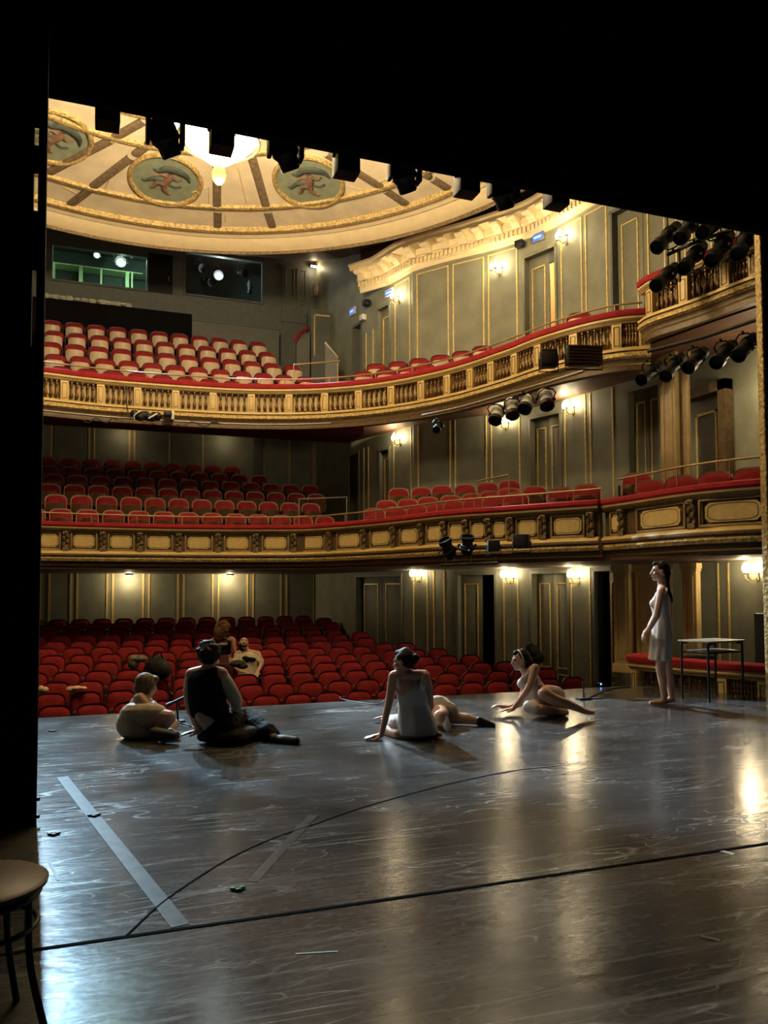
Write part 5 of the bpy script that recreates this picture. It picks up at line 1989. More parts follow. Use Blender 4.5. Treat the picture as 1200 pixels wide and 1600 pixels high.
class Blob(MB):
    def c(s, *a):
        """chain of rounded limbs: c(p, r, p, r, ...)"""
        ps = [Vector(q) for q in a[0::2]]
        rs = list(a[1::2])
        for p, r in zip(ps, rs):
            s.ball(p, r, r, r, 12)
        for p, q, r, t in zip(ps[:-1], ps[1:], rs[:-1], rs[1:]):
            s.tube([p, q], [r, t], 12)
        return s

    def loft(s, secs, A, B, n=28, folds=0, amp=0.0):
        """elliptical sections (centre, ra, rb) along axes A and B, closed at both ends; folds deepen towards the last section"""
        vs = []
        for i, (c, ra, rb) in enumerate(secs):
            g = amp * (i / (len(secs) - 1)) ** 2
            for k in range(n):
                t = 2 * PI * k / n
                w_ = 1 + g * math.sin(folds * t + 0.7 * math.sin(3 * t)) if folds else 1
                vs.append(Vector(c) + A * (ra * w_ * math.cos(t)) + B * (rb * w_ * math.sin(t)))
        m = len(secs)
        fs = [(i * n + k, i * n + (k + 1) % n, (i + 1) * n + (k + 1) % n, (i + 1) * n + k) for i in range(m - 1) for k in range(n)]
        fs += [tuple(range(n - 1, -1, -1)), tuple(range((m - 1) * n, m * n))]
        s.add(vs, fs)
        return s

    def e(s, p, rx, ry, rz, mat=None):
        return s.ball(p, rx, ry, rz, 16, 0, mat)


def basis(fwd, up):
    """columns: right, forward, up"""
    f = Vector(fwd).normalized()
    u = Vector(up)
    u = (u - f * u.dot(f)).normalized()
    r = f.cross(u)
    return Matrix((r, f, u)).transposed()


def add_head(b, c, fwd, up, k=1.0):
    """c: head centre; head height about 0.225 k"""
    R = basis(fwd, up)
    c = Vector(c)
    P = lambda x, y, z: c + R @ Vector((x, y, z)) * k
    b.e(P(0, -0.012, 0.025), 0.076 * k, 0.094 * k, 0.088 * k, R)
    b.e(P(0, 0.022, -0.03), 0.058 * k, 0.066 * k, 0.078 * k, R)
    b.c(P(0, 0.06, -0.088), 0.022 * k, P(0, 0.03, -0.075), 0.036 * k)
    b.c(P(0, 0.084, 0.012), 0.009 * k, P(0, 0.103, -0.028), 0.013 * k, P(0, 0.088, -0.034), 0.012 * k)
    b.c(P(-0.03, 0.074, 0.022), 0.012 * k, P(0.03, 0.074, 0.022), 0.012 * k)
    b.c(P(-0.014, 0.082, -0.058), 0.010 * k, P(0.014, 0.082, -0.058), 0.010 * k)
    for s in (-1, 1):
        b.e(P(s * 0.078, -0.008, -0.005), 0.010 * k, 0.020 * k, 0.030 * k, R)
        b.e(P(s * 0.042, 0.058, -0.022), 0.022 * k, 0.022 * k, 0.02 * k, R)


def face_details(parent, c, fwd, up, k, base):
    R = basis(fwd, up)
    P = lambda x, y, z: Vector(c) + R @ Vector((x, y, z)) * k - base
    for s in (-1, 1):
        MB().ball(P(s * 0.031, 0.075, 0.006), 0.011 * k, 0.007 * k, 0.006 * k, 10, 0, R).build('eye', K['eye'], parent)
        MB().tube([P(s * 0.014, 0.084, 0.024), P(s * 0.032, 0.083, 0.029), P(s * 0.048, 0.072, 0.023)], 0.004 * k, 6).build('eyebrow', K['hair_dark'], parent)
    MB().tube([P(-0.022, 0.087, -0.058), P(0, 0.094, -0.056), P(0.022, 0.087, -0.058)], [0.003 * k, 0.006 * k, 0.003 * k], 6).build('lips', K['lips'], parent)


def add_hand(b, wrist, fwd, nrm, k=1.0, curl=0.4, side=1):
    """palm, four unequal bent fingers and a side thumb; nrm: back of the hand"""
    R = basis(fwd, nrm)
    P = lambda x, y, z: Vector(wrist) + R @ Vector((x, y, z)) * k
    b.c(P(0, 0, 0), 0.024 * k, P(-0.018, 0.045, 0), 0.019 * k, P(-0.02, 0.085, 0), 0.015 * k)
    b.c(P(0, 0, 0), 0.024 * k, P(0.016, 0.045, 0), 0.019 * k, P(0.02, 0.08, 0), 0.015 * k)
    for i, (x, L) in enumerate(((-0.032, 0.072), (-0.011, 0.082), (0.011, 0.076), (0.032, 0.058))):
        x *= side
        a1, a2 = curl * 0.6, curl * 1.5
        p0 = P(x * 0.9, 0.085, 0)
        p1 = P(x * 1.15, 0.085 + L * 0.5 * math.cos(a1), -L * 0.5 * math.sin(a1))
        p2 = P(x * 1.25, 0.085 + L * 0.5 * math.cos(a1) + L * 0.5 * math.cos(a2), -L * 0.5 * math.sin(a1) - L * 0.5 * math.sin(a2))
        b.c(p0, 0.0105 * k, p1, 0.0095 * k, p2, 0.008 * k)
    t = -side
    b.c(P(t * 0.02, 0.02, -0.005), 0.015 * k, P(t * 0.052, 0.05, -0.012), 0.0115 * k, P(t * 0.06, 0.085, -0.02), 0.0095 * k)


def finish(name, mb, voxel, m, parent, base, it=2):
    mb.v = [tuple(Vector(p) - base) for p in mb.v]
    o = bpy.data.objects.new(name, remesh(mb, voxel, it))
    o.data.materials.clear()
    o.data.materials.append(m)
    COL.objects.link(o)
    o.parent = parent
    return o


K.update(
    skin=mat('skin', (0.50, 0.30, 0.205), 0.5, var=0.06, scale=8, spec=0.3),
    skin_pale=mat('pale_skin', (0.58, 0.37, 0.27), 0.5, var=0.05, scale=8, spec=0.3),
    eye=mat('dark_eye', (0.02, 0.015, 0.012), 0.2),
    lips=mat('lips', (0.35, 0.12, 0.09), 0.5),
    hair_dark=mat('dark_hair', (0.014, 0.009, 0.007), 0.62, var=0.4, scale=30, bump=0.5, bscale=60, stretch=(1, 1, 0.25), spec=0.2),
    hair_brown=mat('brown_hair', (0.10, 0.045, 0.02),0.62, var=0.4, scale=30, bump=0.6, bscale=60, stretch=(1, 1, 0.25), spec=0.2),
    hair_fair=mat('fair_hair', (0.17, 0.105, 0.05), 0.62, var=0.4, scale=30, bump=0.6, bscale=60, stretch=(1, 1, 0.25), spec=0.2),
    slip=mat('white_slip_cloth', (0.54, 0.515, 0.50), 0.6, var=0.05, bump=0.5, bscale=9, stretch=(1.6, 1.6, 0.35)),
    slip2=mat('cream_slip_cloth', (0.42, 0.345, 0.24), 0.65, var=0.06, bump=0.5, bscale=9, stretch=(1.4, 1.4, 0.5)),
    vest=mat('black_vest_cloth', (0.007, 0.007, 0.008), 0.85, var=0.3, spec=0.1, bump=0.3, bscale=14),
    trousers=mat('black_trouser_cloth', (0.010, 0.010, 0.011), 0.8, var=0.3, spec=0.15, bump=0.9, bscale=16),
    shirt=mat('cream_shirt_cloth', (0.50, 0.45, 0.36), 0.7, var=0.06, bump=0.6, bscale=12),
    tshirt=mat('cream_tshirt_cloth', (0.80, 0.72, 0.52), 0.75, var=0.05, bump=0.3, bscale=12),
    maroon=mat('maroon_skirt_cloth', (0.06, 0.016, 0.02), 0.8, var=0.2, bump=0.4, bscale=12),
    shoe=mat('black_shoe_sole', (0.008, 0.008, 0.008), 0.6, var=0.2),
    sock=mat('white_sock', (0.70, 0.66, 0.62), 0.7),
)


def person(base_px, label, Y0):
    b = onz(*base_px, 0) if not isinstance(base_px, Vector) else base_px
    root = tag(empty('person', b), label, 'person')
    return root, b, (lambda x, y, d=0.0: ondepth(x, y, Y0 + d))


DEP = Vector((FW.x, FW.y, 0)).normalized()      # away from the camera
RIG = Vector((RT.x, RT.y, 0)).normalized()

# --- standing woman in a white slip, profile to the left
root, B, J = person((1031, 1102), 'person standing in a white sleeveless slip dress, facing left with clasped hands', 9.126)
b = Blob()
hf = -RIG + DEP * 0.12
hc = J(1031, 893)
add_head(b, hc, hf, (0, 0, 1), 1.0)
b.c(J(1034, 904), 0.05, J(1035, 917), 0.052)
b.c(J(1034, 923, -0.14), 0.055, J(1035, 920), 0.06, J(1034, 923, 0.14), 0.055)
b.e(J(1034, 938), 0.09, 0.13, 0.13, basis(hf, (0, 0, 1)) @ Matrix.Rotation(PI / 2, 3, 'Z'))
b.e(J(1034, 962), 0.085, 0.12, 0.14, basis(hf, (0, 0, 1)) @ Matrix.Rotation(PI / 2, 3, 'Z'))
b.e(J(1036, 990), 0.115, 0.155, 0.14, basis(hf, (0, 0, 1)) @ Matrix.Rotation(PI / 2, 3, 'Z'))
for d, fx, kx in ((-0.085, 1037, 1032), (0.095, 1049, 1043)):
    sh = 0 if d < 0 else 10
    b.c(J(1035 + sh * 0.3, 1000, d), 0.082, J(kx, 1044, d), 0.055, J(kx + 3, 1060, d), 0.052, J(fx + 1, 1090, d), 0.034)
    fy = 1098 if d < 0 else 1095
    b.c(J(fx + 2, fy - 2, d), 0.036, J(fx - 10, fy, d - 0.01), 0.032, J(fx - 20, fy + 0.5, d - 0.015), 0.026)
# near arm and far arm meeting in front
b.c(J(1034, 924, -0.17), 0.05, J(1029, 945, -0.2), 0.042, J(1026, 962, -0.21), 0.038, J(1016, 980, -0.15), 0.030, J(1009, 989, -0.07), 0.025)
b.c(J(1033, 924, 0.17), 0.048, J(1024, 962, 0.2), 0.037, J(1014, 981, 0.12), 0.03, J(1008, 988, 0.02), 0.025)
add_hand(b, J(1009, 988, -0.06), J(1003, 998, 0.0) - J(1009, 988, -0.06), -RIG, 0.95, 0.9, 1)
add_hand(b, J(1008, 987, 0.02), J(1003, 997, -0.02) - J(1008, 987, 0.02), -RIG, 0.95, 1.0, -1)
body = finish('body', b, 0.008, K['skin_pale'], root, B)
face_details(root, hc, hf, (0, 0, 1), 1.0, B)
dbl = Blob()
fA = (DEP + RIG * 0.12).normalized()
fB = (RIG - DEP * 0.12).normalized()
dbl.loft([(J(1033, 931), 0.12, 0.075), (J(1032, 938), 0.142, 0.10), (J(1031.5, 946), 0.146, 0.108), (J(1033, 956), 0.135, 0.098), (J(1034, 966), 0.132, 0.098), (J(1034, 980), 0.15, 0.112),
          (J(1034, 994), 0.166, 0.124), (J(1033, 1010), 0.168, 0.122), (J(1031.5, 1022), 0.172, 0.121), (J(1031, 1031), 0.176, 0.122)], fA, fB, 56, 9, 0.07)
dbl.e(J(1022, 943, -0.06), 0.05, 0.058, 0.055)
dbl.e(J(1022, 943, 0.06), 0.05, 0.058, 0.055)
for d in (-0.085, 0.085):
    dbl.c(J(1026, 934, d), 0.03, J(1031, 919, d), 0.016, J(1038, 921, d), 0.016, J(1041, 934, d), 0.03)
finish('slip_dress', dbl, 0.009, K['slip'], root, B, 6)
h = Blob()
R = basis(hf, (0, 0, 1))
h.e(hc + R @ Vector((0, -0.026, 0.034)), 0.083, 0.096, 0.088, R)
h.c(hc + R @ Vector((0, 0.05, 0.085)), 0.035, hc + R @ Vector((0, -0.03, 0.07)), 0.06)
h.c(hc + R @ Vector((0, -0.075, -0.005)), 0.052, J(1041, 908), 0.036, J(1044, 920), 0.024, J(1048, 931), 0.02, J(1050, 940), 0.012)
finish('hair', h, 0.009, K['hair_dark'], root, B)

# --- reclining woman, propped on her arms, legs to the right
root, B, J = person((850, 1112), 'person in a white slip reclining on bare arms, legs swept to the right', 8.55)
b = Blob()
hf = -RIG * 0.97 - DEP * 0.2 + Vector((0, 0, -0.05))
hu = Vector((0, 0, 1)) - RIG * 0.12
hc = J(813, 1032, 0.02)
add_head(b, hc, hf, hu, 0.97)
b.c(J(817, 1043, 0.02), 0.046, J(823, 1054, 0.02), 0.048)
b.c(J(835, 1045, -0.14), 0.05, J(828, 1052, 0.0), 0.062, J(822, 1058, 0.15), 0.045)
b.e(J(829, 1064), 0.10, 0.13, 0.11)
b.e(J(838, 1077), 0.095, 0.125, 0.10)
b.e(J(852, 1090), 0.12, 0.14, 0.11)
b.e(J(866, 1093, 0.02), 0.12, 0.14, 0.125)
# near arm
b.c(J(836, 1044, -0.16), 0.05, J(831, 1062, -0.2), 0.04, J(825, 1077, -0.22), 0.036, J(812, 1095, -0.2), 0.031, J(802, 1107, -0.18), 0.024)
add_hand(b, J(802, 1108, -0.18), -RIG - DEP * 0.1 + Vector((0, 0, -0.06)), (0, 0, 1), 0.95, 0.15, 1)
# far arm lying along the floor
b.c(J(822, 1060, 0.16), 0.045, J(818, 1082, 0.16), 0.038, J(812, 1100, 0.1), 0.035, J(795, 1106, 0.02), 0.029, J(788, 1105, 0.0), 0.026)
add_hand(b, J(788, 1105, 0.0), -RIG + Vector((0, 0, 0.25)), (0, 0, 1), 0.95, 0.7, -1)
# upper leg
b.c(J(868, 1087, -0.05), 0.105, J(856, 1082, -0.28), 0.082, J(850, 1084, -0.42), 0.066, J(866, 1093, -0.42), 0.06, J(884, 1099, -0.40), 0.05, J(908, 1109, -0.36), 0.033)
b.c(J(909, 1110, -0.36), 0.034, J(920, 1113, -0.36), 0.028, J(927, 1113.5, -0.37), 0.022)
# lower leg folded under
b.c(J(860, 1100, 0.0), 0.095, J(838, 1104, -0.18), 0.075, J(827, 1104, -0.30), 0.062, J(845, 1109, -0.34), 0.055, J(868, 1111, -0.3), 0.045, J(884, 1113, -0.2), 0.035)
body = finish('body', b, 0.008, K['skin'], root, B)
face_details(root, hc, hf, hu, 0.97, B)
d = Blob()
d.e(J(828, 1067, 0.0), 0.105, 0.138, 0.095)
d.e(J(817, 1068, -0.07), 0.06, 0.06, 0.06)
d.e(J(816, 1068, 0.06), 0.06, 0.06, 0.06)
d.e(J(838, 1079), 0.105, 0.135, 0.085)
d.c(J(829, 1066), 0.10, J(840, 1080), 0.103, J(852, 1091), 0.118, J(866, 1098), 0.125)
d.e(J(866, 1104, 0.0), 0.155, 0.15, 0.075)
d.c(J(840, 1111, -0.25), 0.035, J(880, 1112, -0.1), 0.04)
for q in (-0.1, 0.1):
    d.c(J(816, 1062, q), 0.03, J(826, 1052, q), 0.014, J(836, 1054, q), 0.016, J(838, 1066, q), 0.03)
finish('slip_dress', d, 0.009, K['slip'], root, B, 6)
k_ = Blob()
k_.c(J(833, 1103, -0.28), 0.072, J(827, 1104, -0.305), 0.068, J(836, 1107, -0.335), 0.064)
finish('knee_pad', k_, 0.009, K['sock'], root, B)
R = basis(hf, hu)
h = Blob()
h.e(hc + R @ Vector((0, -0.028, 0.03)), 0.082, 0.095, 0.086, R)
h.c(hc + R @ Vector((0, 0.045, 0.082)), 0.034, hc + R @ Vector((0, -0.03, 0.07)), 0.06)
h.c(hc + R @ Vector((0, -0.09, -0.01)), 0.05, J(828, 1046, 0.03), 0.035)
finish('hair', h, 0.009, K['hair_dark'], root, B)
hb = MB()
hb.tube([hc + R @ Vector((0.088 * math.cos(t), -0.0 + 0.02 * math.sin(t), 0.02 + 0.092 * math.sin(t))) - B for t in [PI * k / 16 for k in range(17)]], 0.007, 6)
hb.build('hair_band', K['sock'], root)

# --- seated woman seen from behind
root, B, J = person((640, 1152), 'person in a white camisole seen from behind, sitting and leaning on one straight arm', 7.2)
b = Blob()
hf = -RIG * 0.9 + DEP * 0.45 - Vector((0, 0, 0.1))
hc = J(631, 1034)
add_head(b, hc, hf, (0, 0, 1), 1.0)
b.c(J(635, 1046), 0.048, J(640, 1058), 0.05)
b.c(J(616, 1056, 0.0), 0.05, J(640, 1056, -0.02), 0.055, J(663, 1055, 0.02), 0.05)
b.e(J(641, 1075), 0.135, 0.09, 0.13)
b.e(J(647, 1102), 0.125, 0.09, 0.14)
b.e(J(651, 1130), 0.165, 0.125, 0.13)
# left straight arm
b.c(J(615, 1057), 0.05, J(611, 1080, 0.0), 0.042, J(607, 1102, -0.02), 0.037, J(601, 1127, -0.06), 0.031, J(596, 1147, -0.09), 0.025)
add_hand(b, J(596, 1149, -0.09), -RIG - DEP * 0.25 + Vector((0, 0, -0.08)), (0, 0, 1), 1.0, 0.12, 1)
# right arm in front of the body
b.c(J(664, 1057), 0.048, J(670, 1082, 0.02), 0.042, J(672, 1105, 0.08), 0.036, J(660, 1125, 0.22), 0.03, J(645, 1135, 0.3), 0.026)
# folded legs
b.c(J(642, 1138, 0.0), 0.115, J(620, 1136, 0.22), 0.085, J(609, 1133, 0.34), 0.066, J(606, 1142, 0.16), 0.056, J(622, 1148, -0.02), 0.05, J(640, 1150, -0.06), 0.042)
b.c(J(658, 1140, 0.0), 0.11, J(640, 1138, 0.3), 0.085, J(628, 1137, 0.44), 0.062, J(655, 1143, 0.3), 0.055, J(675, 1147, 0.05), 0.04, J(684, 1147, -0.03), 0.03, J(688, 1148, -0.06), 0.022)
finish('body', b, 0.008, K['skin'], root, B)
face_details(root, hc, hf, (0, 0, 1), 1.0, B)
d = Blob()
d.loft([(J(641, 1068), 0.112, 0.075), (J(642, 1076), 0.136, 0.094), (J(644, 1088), 0.140, 0.10), (J(646, 1100), 0.138, 0.10), (J(648, 1112), 0.154, 0.120), (J(650.5, 1126), 0.176, 0.145), (J(652, 1138), 0.184, 0.155), (J(652, 1147), 0.180, 0.152)],
       RIG, DEP, 48, 7, 0.05)
d.c(J(624, 1132, 0.1), 0.10, J(613, 1129, 0.26), 0.075)
for x0, x1 in ((624, 622), (661, 659)):
    d.c(J(x0, 1072, -0.06), 0.03, J(x1, 1056, -0.035), 0.013, J(x1, 1053, 0.0), 0.013, J(x1, 1062, 0.06), 0.02)
finish('camisole', d, 0.009, K['slip'], root, B, 6)
R = basis(hf, (0, 0, 1))
h = Blob()
h.e(hc + R @ Vector((0, -0.026, 0.03)), 0.084, 0.097, 0.09, R)
h.c(hc + R @ Vector((0, 0.05, 0.08)), 0.034, hc + R @ Vector((0, -0.03, 0.075)), 0.06)
h.e(J(649, 1028, -0.06), 0.042, 0.042, 0.042)
h.c(J(640, 1036, -0.05), 0.05, J(648, 1030, -0.06), 0.04)
finish('hair', h, 0.009, K['hair_dark'], root, B)

# --- person lying behind her
root, B, J = person((700, 1134), 'person lying in a cream skirt and black shoes, mostly hidden behind the seated woman', 7.9)
b = Blob()
hc = J(648, 1072, 0.15)
add_head(b, hc, -RIG + DEP * 0.5, (0, 0, 1), 0.97)
b.c(J(650, 1084, 0.15), 0.048, J(648, 1092, 0.15), 0.05)
b.c(J(632, 1094, 0.05), 0.048, J(648, 1093, 0.15), 0.06, J(660, 1095, 0.3), 0.048)
b.e(J(655, 1100, 0.15), 0.14, 0.13, 0.1)
b.e(J(668, 1106, 0.1), 0.13, 0.13, 0.105)
b.e(J(683, 1108, 0.05), 0.14, 0.14, 0.125)
b.c(J(630, 1094, 0.0), 0.046, J(624, 1106, -0.04), 0.036, J(624, 1121, -0.06), 0.034, J(606, 1121, 0.1), 0.028)
add_hand(b, J(606, 1121.5, 0.1), -RIG + DEP * 0.3, (0, 0, 1), 0.9, 0.2, 1)
b.c(J(662, 1096, 0.32), 0.045, J(655, 1112, 0.4), 0.036, J(635, 1118, 0.42), 0.03)
b.c(J(690, 1112, -0.02), 0.10, J(706, 1119, -0.05), 0.078, J(716, 1122, -0.06), 0.06, J(729, 1123, -0.08), 0.055, J(746, 1127, -0.1), 0.036)
b.c(J(688, 1114, -0.1), 0.09, J(690, 1118, -0.28), 0.065, J(686, 1119, -0.36), 0.056, J(694, 1128, -0.34), 0.036)
finish('body', b, 0.008, K['skin'], root, B)
d = Blob()
d.e(J(684, 1106, 0.04), 0.155, 0.155, 0.125)
d.c(J(684, 1104, 0.0), 0.115, J(697, 1110, -0.04), 0.10, J(703, 1111, -0.05), 0.086)
d.e(J(668, 1104, 0.1), 0.14, 0.14, 0.11)
d.e(J(655, 1099, 0.15), 0.148, 0.138, 0.1)
finish('cream_dress', d, 0.009, K['slip2'], root, B, 6)
s = Blob()
s.c(J(748, 1127, -0.1), 0.045, J(758, 1131, -0.12), 0.042, J(769, 1136, -0.14), 0.034)
s.c(J(749, 1124, -0.11), 0.03, J(770, 1133, -0.15), 0.028)
finish('shoe', s, 0.008, K['shoe'], root, B)
s = Blob()
s.c(J(696, 1125, -0.35), 0.036, J(698, 1135, -0.37), 0.036, J(701, 1140, -0.38), 0.028)
finish('shoe', s, 0.008, K['sock'], root, B)
R = basis(-RIG + DEP * 0.5, (0, 0, 1))
h = Blob()
h.e(hc + R @ Vector((0, -0.026, 0.03)), 0.082, 0.094, 0.088, R)
finish('hair', h, 0.009, K['hair_dark'], root, B)

# --- man in a black vest, seen from behind
root, B, J = person((350, 1163), 'person in a black vest over a cream shirt sitting on the stage, seen from behind', 7.0)
b = Blob()
hf = DEP * 0.9 - RIG * 0.45 + Vector((0, 0, -0.1))
hc = J(325, 1026, 0.02)
add_head(b, hc, hf, (0, 0, 1), 1.02)
b.c(J(325, 1038), 0.055, J(325, 1048), 0.06)
b.c(J(300, 1054), 0.06, J(325, 1050), 0.07, J(346, 1053), 0.06)
b.e(J(325, 1075), 0.165, 0.105, 0.17)
b.e(J(331, 1110), 0.16, 0.11, 0.15)
b.e(J(341, 1140), 0.18, 0.14, 0.13)
b.c(J(300, 1057, 0.03), 0.045, J(296, 1085, 0.03), 0.042, J(300, 1110, 0.0), 0.038, J(307, 1130, -0.1), 0.036, J(311, 1141, -0.14), 0.03)
add_hand(b, J(311, 1143, -0.14), -RIG - DEP * 0.3 + Vector((0, 0, -0.06)), (0, 0, 1), 1.0, 0.2, 1)
b.c(J(346, 1057, 0.03), 0.045, J(359, 1078, 0.04), 0.042, J(368, 1095, 0.07), 0.04, J(368, 1108, 0.2), 0.034, J(372, 1112, 0.3), 0.03)
add_hand(b, J(373, 1112, 0.3), RIG * 0.6 + DEP * 0.4 - Vector((0, 0, 0.4)), (0, 0, 1), 1.0, 0.5, -1)
b.c(J(350, 1138, 0.05), 0.125, J(368, 1125, 0.32), 0.09, J(378, 1121, 0.42), 0.075, J(398, 1131, 0.3), 0.062, J(420, 1145, 0.1), 0.045)
b.c(J(345, 1147, 0.0), 0.12, J(372, 1148, 0.15), 0.085, J(390, 1149, 0.1), 0.07, J(370, 1154, -0.1), 0.06, J(345, 1157, -0.12), 0.05)
finish('body', b, 0.008, K['skin'], root, B)
sh = Blob()
sh.c(J(300, 1057, 0.03), 0.062, J(296, 1080, 0.03), 0.056, J(297, 1095, 0.02), 0.054, J(301, 1112, -0.01), 0.052)
sh.c(J(346, 1056, 0.02), 0.066, J(359, 1076, 0.03), 0.064, J(369, 1095, 0.06), 0.06, J(368, 1107, 0.18), 0.05)
sh.c(J(317, 1118, -0.08), 0.075, J(319, 1128, -0.095), 0.06, J(322, 1136, -0.10), 0.045)
sh.c(J(319, 1120, -0.09), 0.065, J(326, 1124, -0.105), 0.055)
sh.c(J(320, 1126, -0.1), 0.06, J(325, 1128, -0.105), 0.05)
finish('shirt', sh, 0.009, K['shirt'], root, B, 5)
v = Blob()
v.loft([(J(322, 1049), 0.11, 0.09), (J(321, 1055), 0.148, 0.115), (J(321, 1066), 0.158, 0.135), (J(322, 1080), 0.163, 0.145), (J(324, 1095), 0.170, 0.145), (J(326.5, 1107), 0.173, 0.145), (J(327.5, 1117), 0.172, 0.146), (J(327, 1121), 0.166, 0.142)], RIG, DEP, 40)
v.c(J(312, 1053, -0.01), 0.06, J(326, 1050), 0.07, J(337, 1052, -0.01), 0.06)
finish('vest', v, 0.009, K['vest'], root, B, 6)
t = Blob()
t.e(J(342, 1139, 0), 0.19, 0.15, 0.135)
t.c(J(350, 1136, 0.05), 0.15, J(368, 1125, 0.3), 0.118, J(380, 1122, 0.38), 0.105, J(390, 1127, 0.33), 0.098, J(402, 1134, 0.24), 0.10, J(411, 1140, 0.16), 0.086, J(419, 1144, 0.1), 0.088, J(426, 1149, 0.06), 0.07)
t.c(J(345, 1147, 0.0), 0.125, J(372, 1148, 0.15), 0.098, J(392, 1149, 0.1), 0.082, J(370, 1154, -0.1), 0.072, J(345, 1156, -0.12), 0.064)
t.c(J(316, 1150, -0.02), 0.05, J(335, 1148, 0), 0.1)
finish('trousers', t, 0.009, K['trousers'], root, B, 2)
s = Blob()
s.c(J(426, 1157, 0.02), 0.05, J(445, 1157, -0.04), 0.052, J(462, 1158, -0.08), 0.042)
s.c(J(424, 1150, 0.04), 0.045, J(430, 1155, 0.0), 0.05)
finish('shoe', s, 0.008, K['shoe'], root, B)
s = Blob()
s.c(J(425, 1147, 0.07), 0.05, J(427, 1150, 0.05), 0.046)
finish('sock', s, 0.008, K['sock'], root, B)
R = basis(hf, (0, 0, 1))
h = Blob()
h.e(hc + R @ Vector((0, -0.024, 0.03)), 0.104, 0.116, 0.108, R)
rnd = random.Random(3)
for k in range(46):
    a, e_ = rnd.uniform(0, 2 * PI), rnd.uniform(-0.35, 1.3)
    q = Vector((math.cos(a) * math.cos(e_) * 0.098, math.sin(a) * math.cos(e_) * 0.106, math.sin(e_) * 0.104 + 0.03))
    if q.y > 0.05 and q.z < 0.06:
        continue
    h.ball(hc + R @ (q + Vector((0, -0.02, 0))), 0.026, 0.026, 0.022, 8)
finish('hair', h, 0.008, K['hair_dark'], root, B, 1)

# --- girl curled on her side at left
root, B, J = person((236, 1153), 'person with short fair hair in a cream slip lying curled on one side at left', 7.25)
b = Blob()
hf = RIG * 0.8 + DEP * 0.6 + Vector((0, 0, -0.22))
hu = Vector((0, 0, 1)) + RIG * 0.1
hc = J(229, 1071, 0.12)
add_head(b, hc, hf, hu, 1.0)
b.c(J(228, 1083, 0.12), 0.048, J(225, 1092, 0.12), 0.05)
b.c(J(217, 1092, 0.0), 0.055, J(224, 1096, 0.12), 0.06, J(232, 1098, 0.22), 0.05)
b.e(J(219, 1106, 0.1), 0.11, 0.12, 0.12)
b.e(J(212, 1120, 0.05), 0.12, 0.12, 0.12)
b.e(J(207, 1132, 0), 0.135, 0.15, 0.135)
b.c(J(219, 1091, -0.02), 0.052, J(227, 1101, -0.06), 0.045, J(235, 1108, 0.0), 0.04, J(240, 1102, 0.1), 0.03, J(241, 1099, 0.12), 0.026)
add_hand(b, J(240, 1100, 0.1), RIG * 0.5 - Vector((0, 0, 0.25)) - DEP * 0.05, RIG * 0.4 + Vector((0, 0, 0.8)), 0.92, 0.8, 1)
b.c(J(233, 1098, 0.24), 0.045, J(240, 1112, 0.28), 0.038, J(239, 1104, 0.2), 0.03)
b.c(J(214, 1126, -0.05), 0.115, J(240, 1119, -0.1), 0.09, J(264, 1121, -0.14), 0.066, J(259, 1129, -0.16), 0.06, J(250, 1140, -0.18), 0.042, J(245, 1146, -0.2), 0.036)
b.c(J(214, 1138, 0.08), 0.11, J(248, 1136, 0.1), 0.085, J(269, 1133, 0.08), 0.062, J(262, 1142, -0.02), 0.052, J(256, 1148, -0.1), 0.04)
finish('body', b, 0.008, K['skin'], root, B)
face_details(root, hc, hf, hu, 1.0, B)
d = Blob()
d.e(J(207, 1130, 0), 0.15, 0.17, 0.15)
d.e(J(206, 1118, 0), 0.115, 0.14, 0.11)
d.c(J(208, 1118, -0.05), 0.12, J(232, 1115, -0.09), 0.10, J(247, 1115, -0.11), 0.082)
d.c(J(210, 1136, -0.08), 0.115, J(226, 1139, -0.1), 0.085, J(236, 1142, -0.1), 0.06)
d.c(J(208, 1138, 0.05), 0.11, J(240, 1134, 0.08), 0.095)
d.e(J(215, 1112, 0.08), 0.118, 0.128, 0.10)
d.c(J(212, 1104, 0.06), 0.05, J(216, 1092, 0.06), 0.02)
finish('cream_slip', d, 0.009, K['slip2'], root, B, 6)
for i, (p0, p1, p2) in enumerate(((J(242, 1145, -0.24), J(256, 1148, -0.27), J(270, 1150, -0.29)), (J(256, 1146, -0.08), J(266, 1147, -0.1), J(275, 1149, -0.12)))):
    s = Blob()
    s.c(p0, 0.054, p1, 0.056, p2, 0.040)
    finish('shoe', s, 0.008, K['shoe'], root, B)
R = basis(hf, hu)
h = Blob()
h.e(hc + R @ Vector((0, -0.02, 0.03)), 0.09, 0.1, 0.09, R)
h.e(hc + R @ Vector((0, -0.04, -0.03)), 0.085, 0.075, 0.085, R)
h.c(hc + R @ Vector((-0.04, 0.062, 0.075)), 0.03, hc + R @ Vector((0.04, 0.062, 0.075)), 0.03)
for s_ in (-1, 1):
    h.c(hc + R @ Vector((s_ * 0.078, 0.02, 0.03)), 0.022, hc + R @ Vector((s_ * 0.08, 0.0, -0.05)), 0.024)
finish('hair', h, 0.009, K['hair_fair'], root, B)

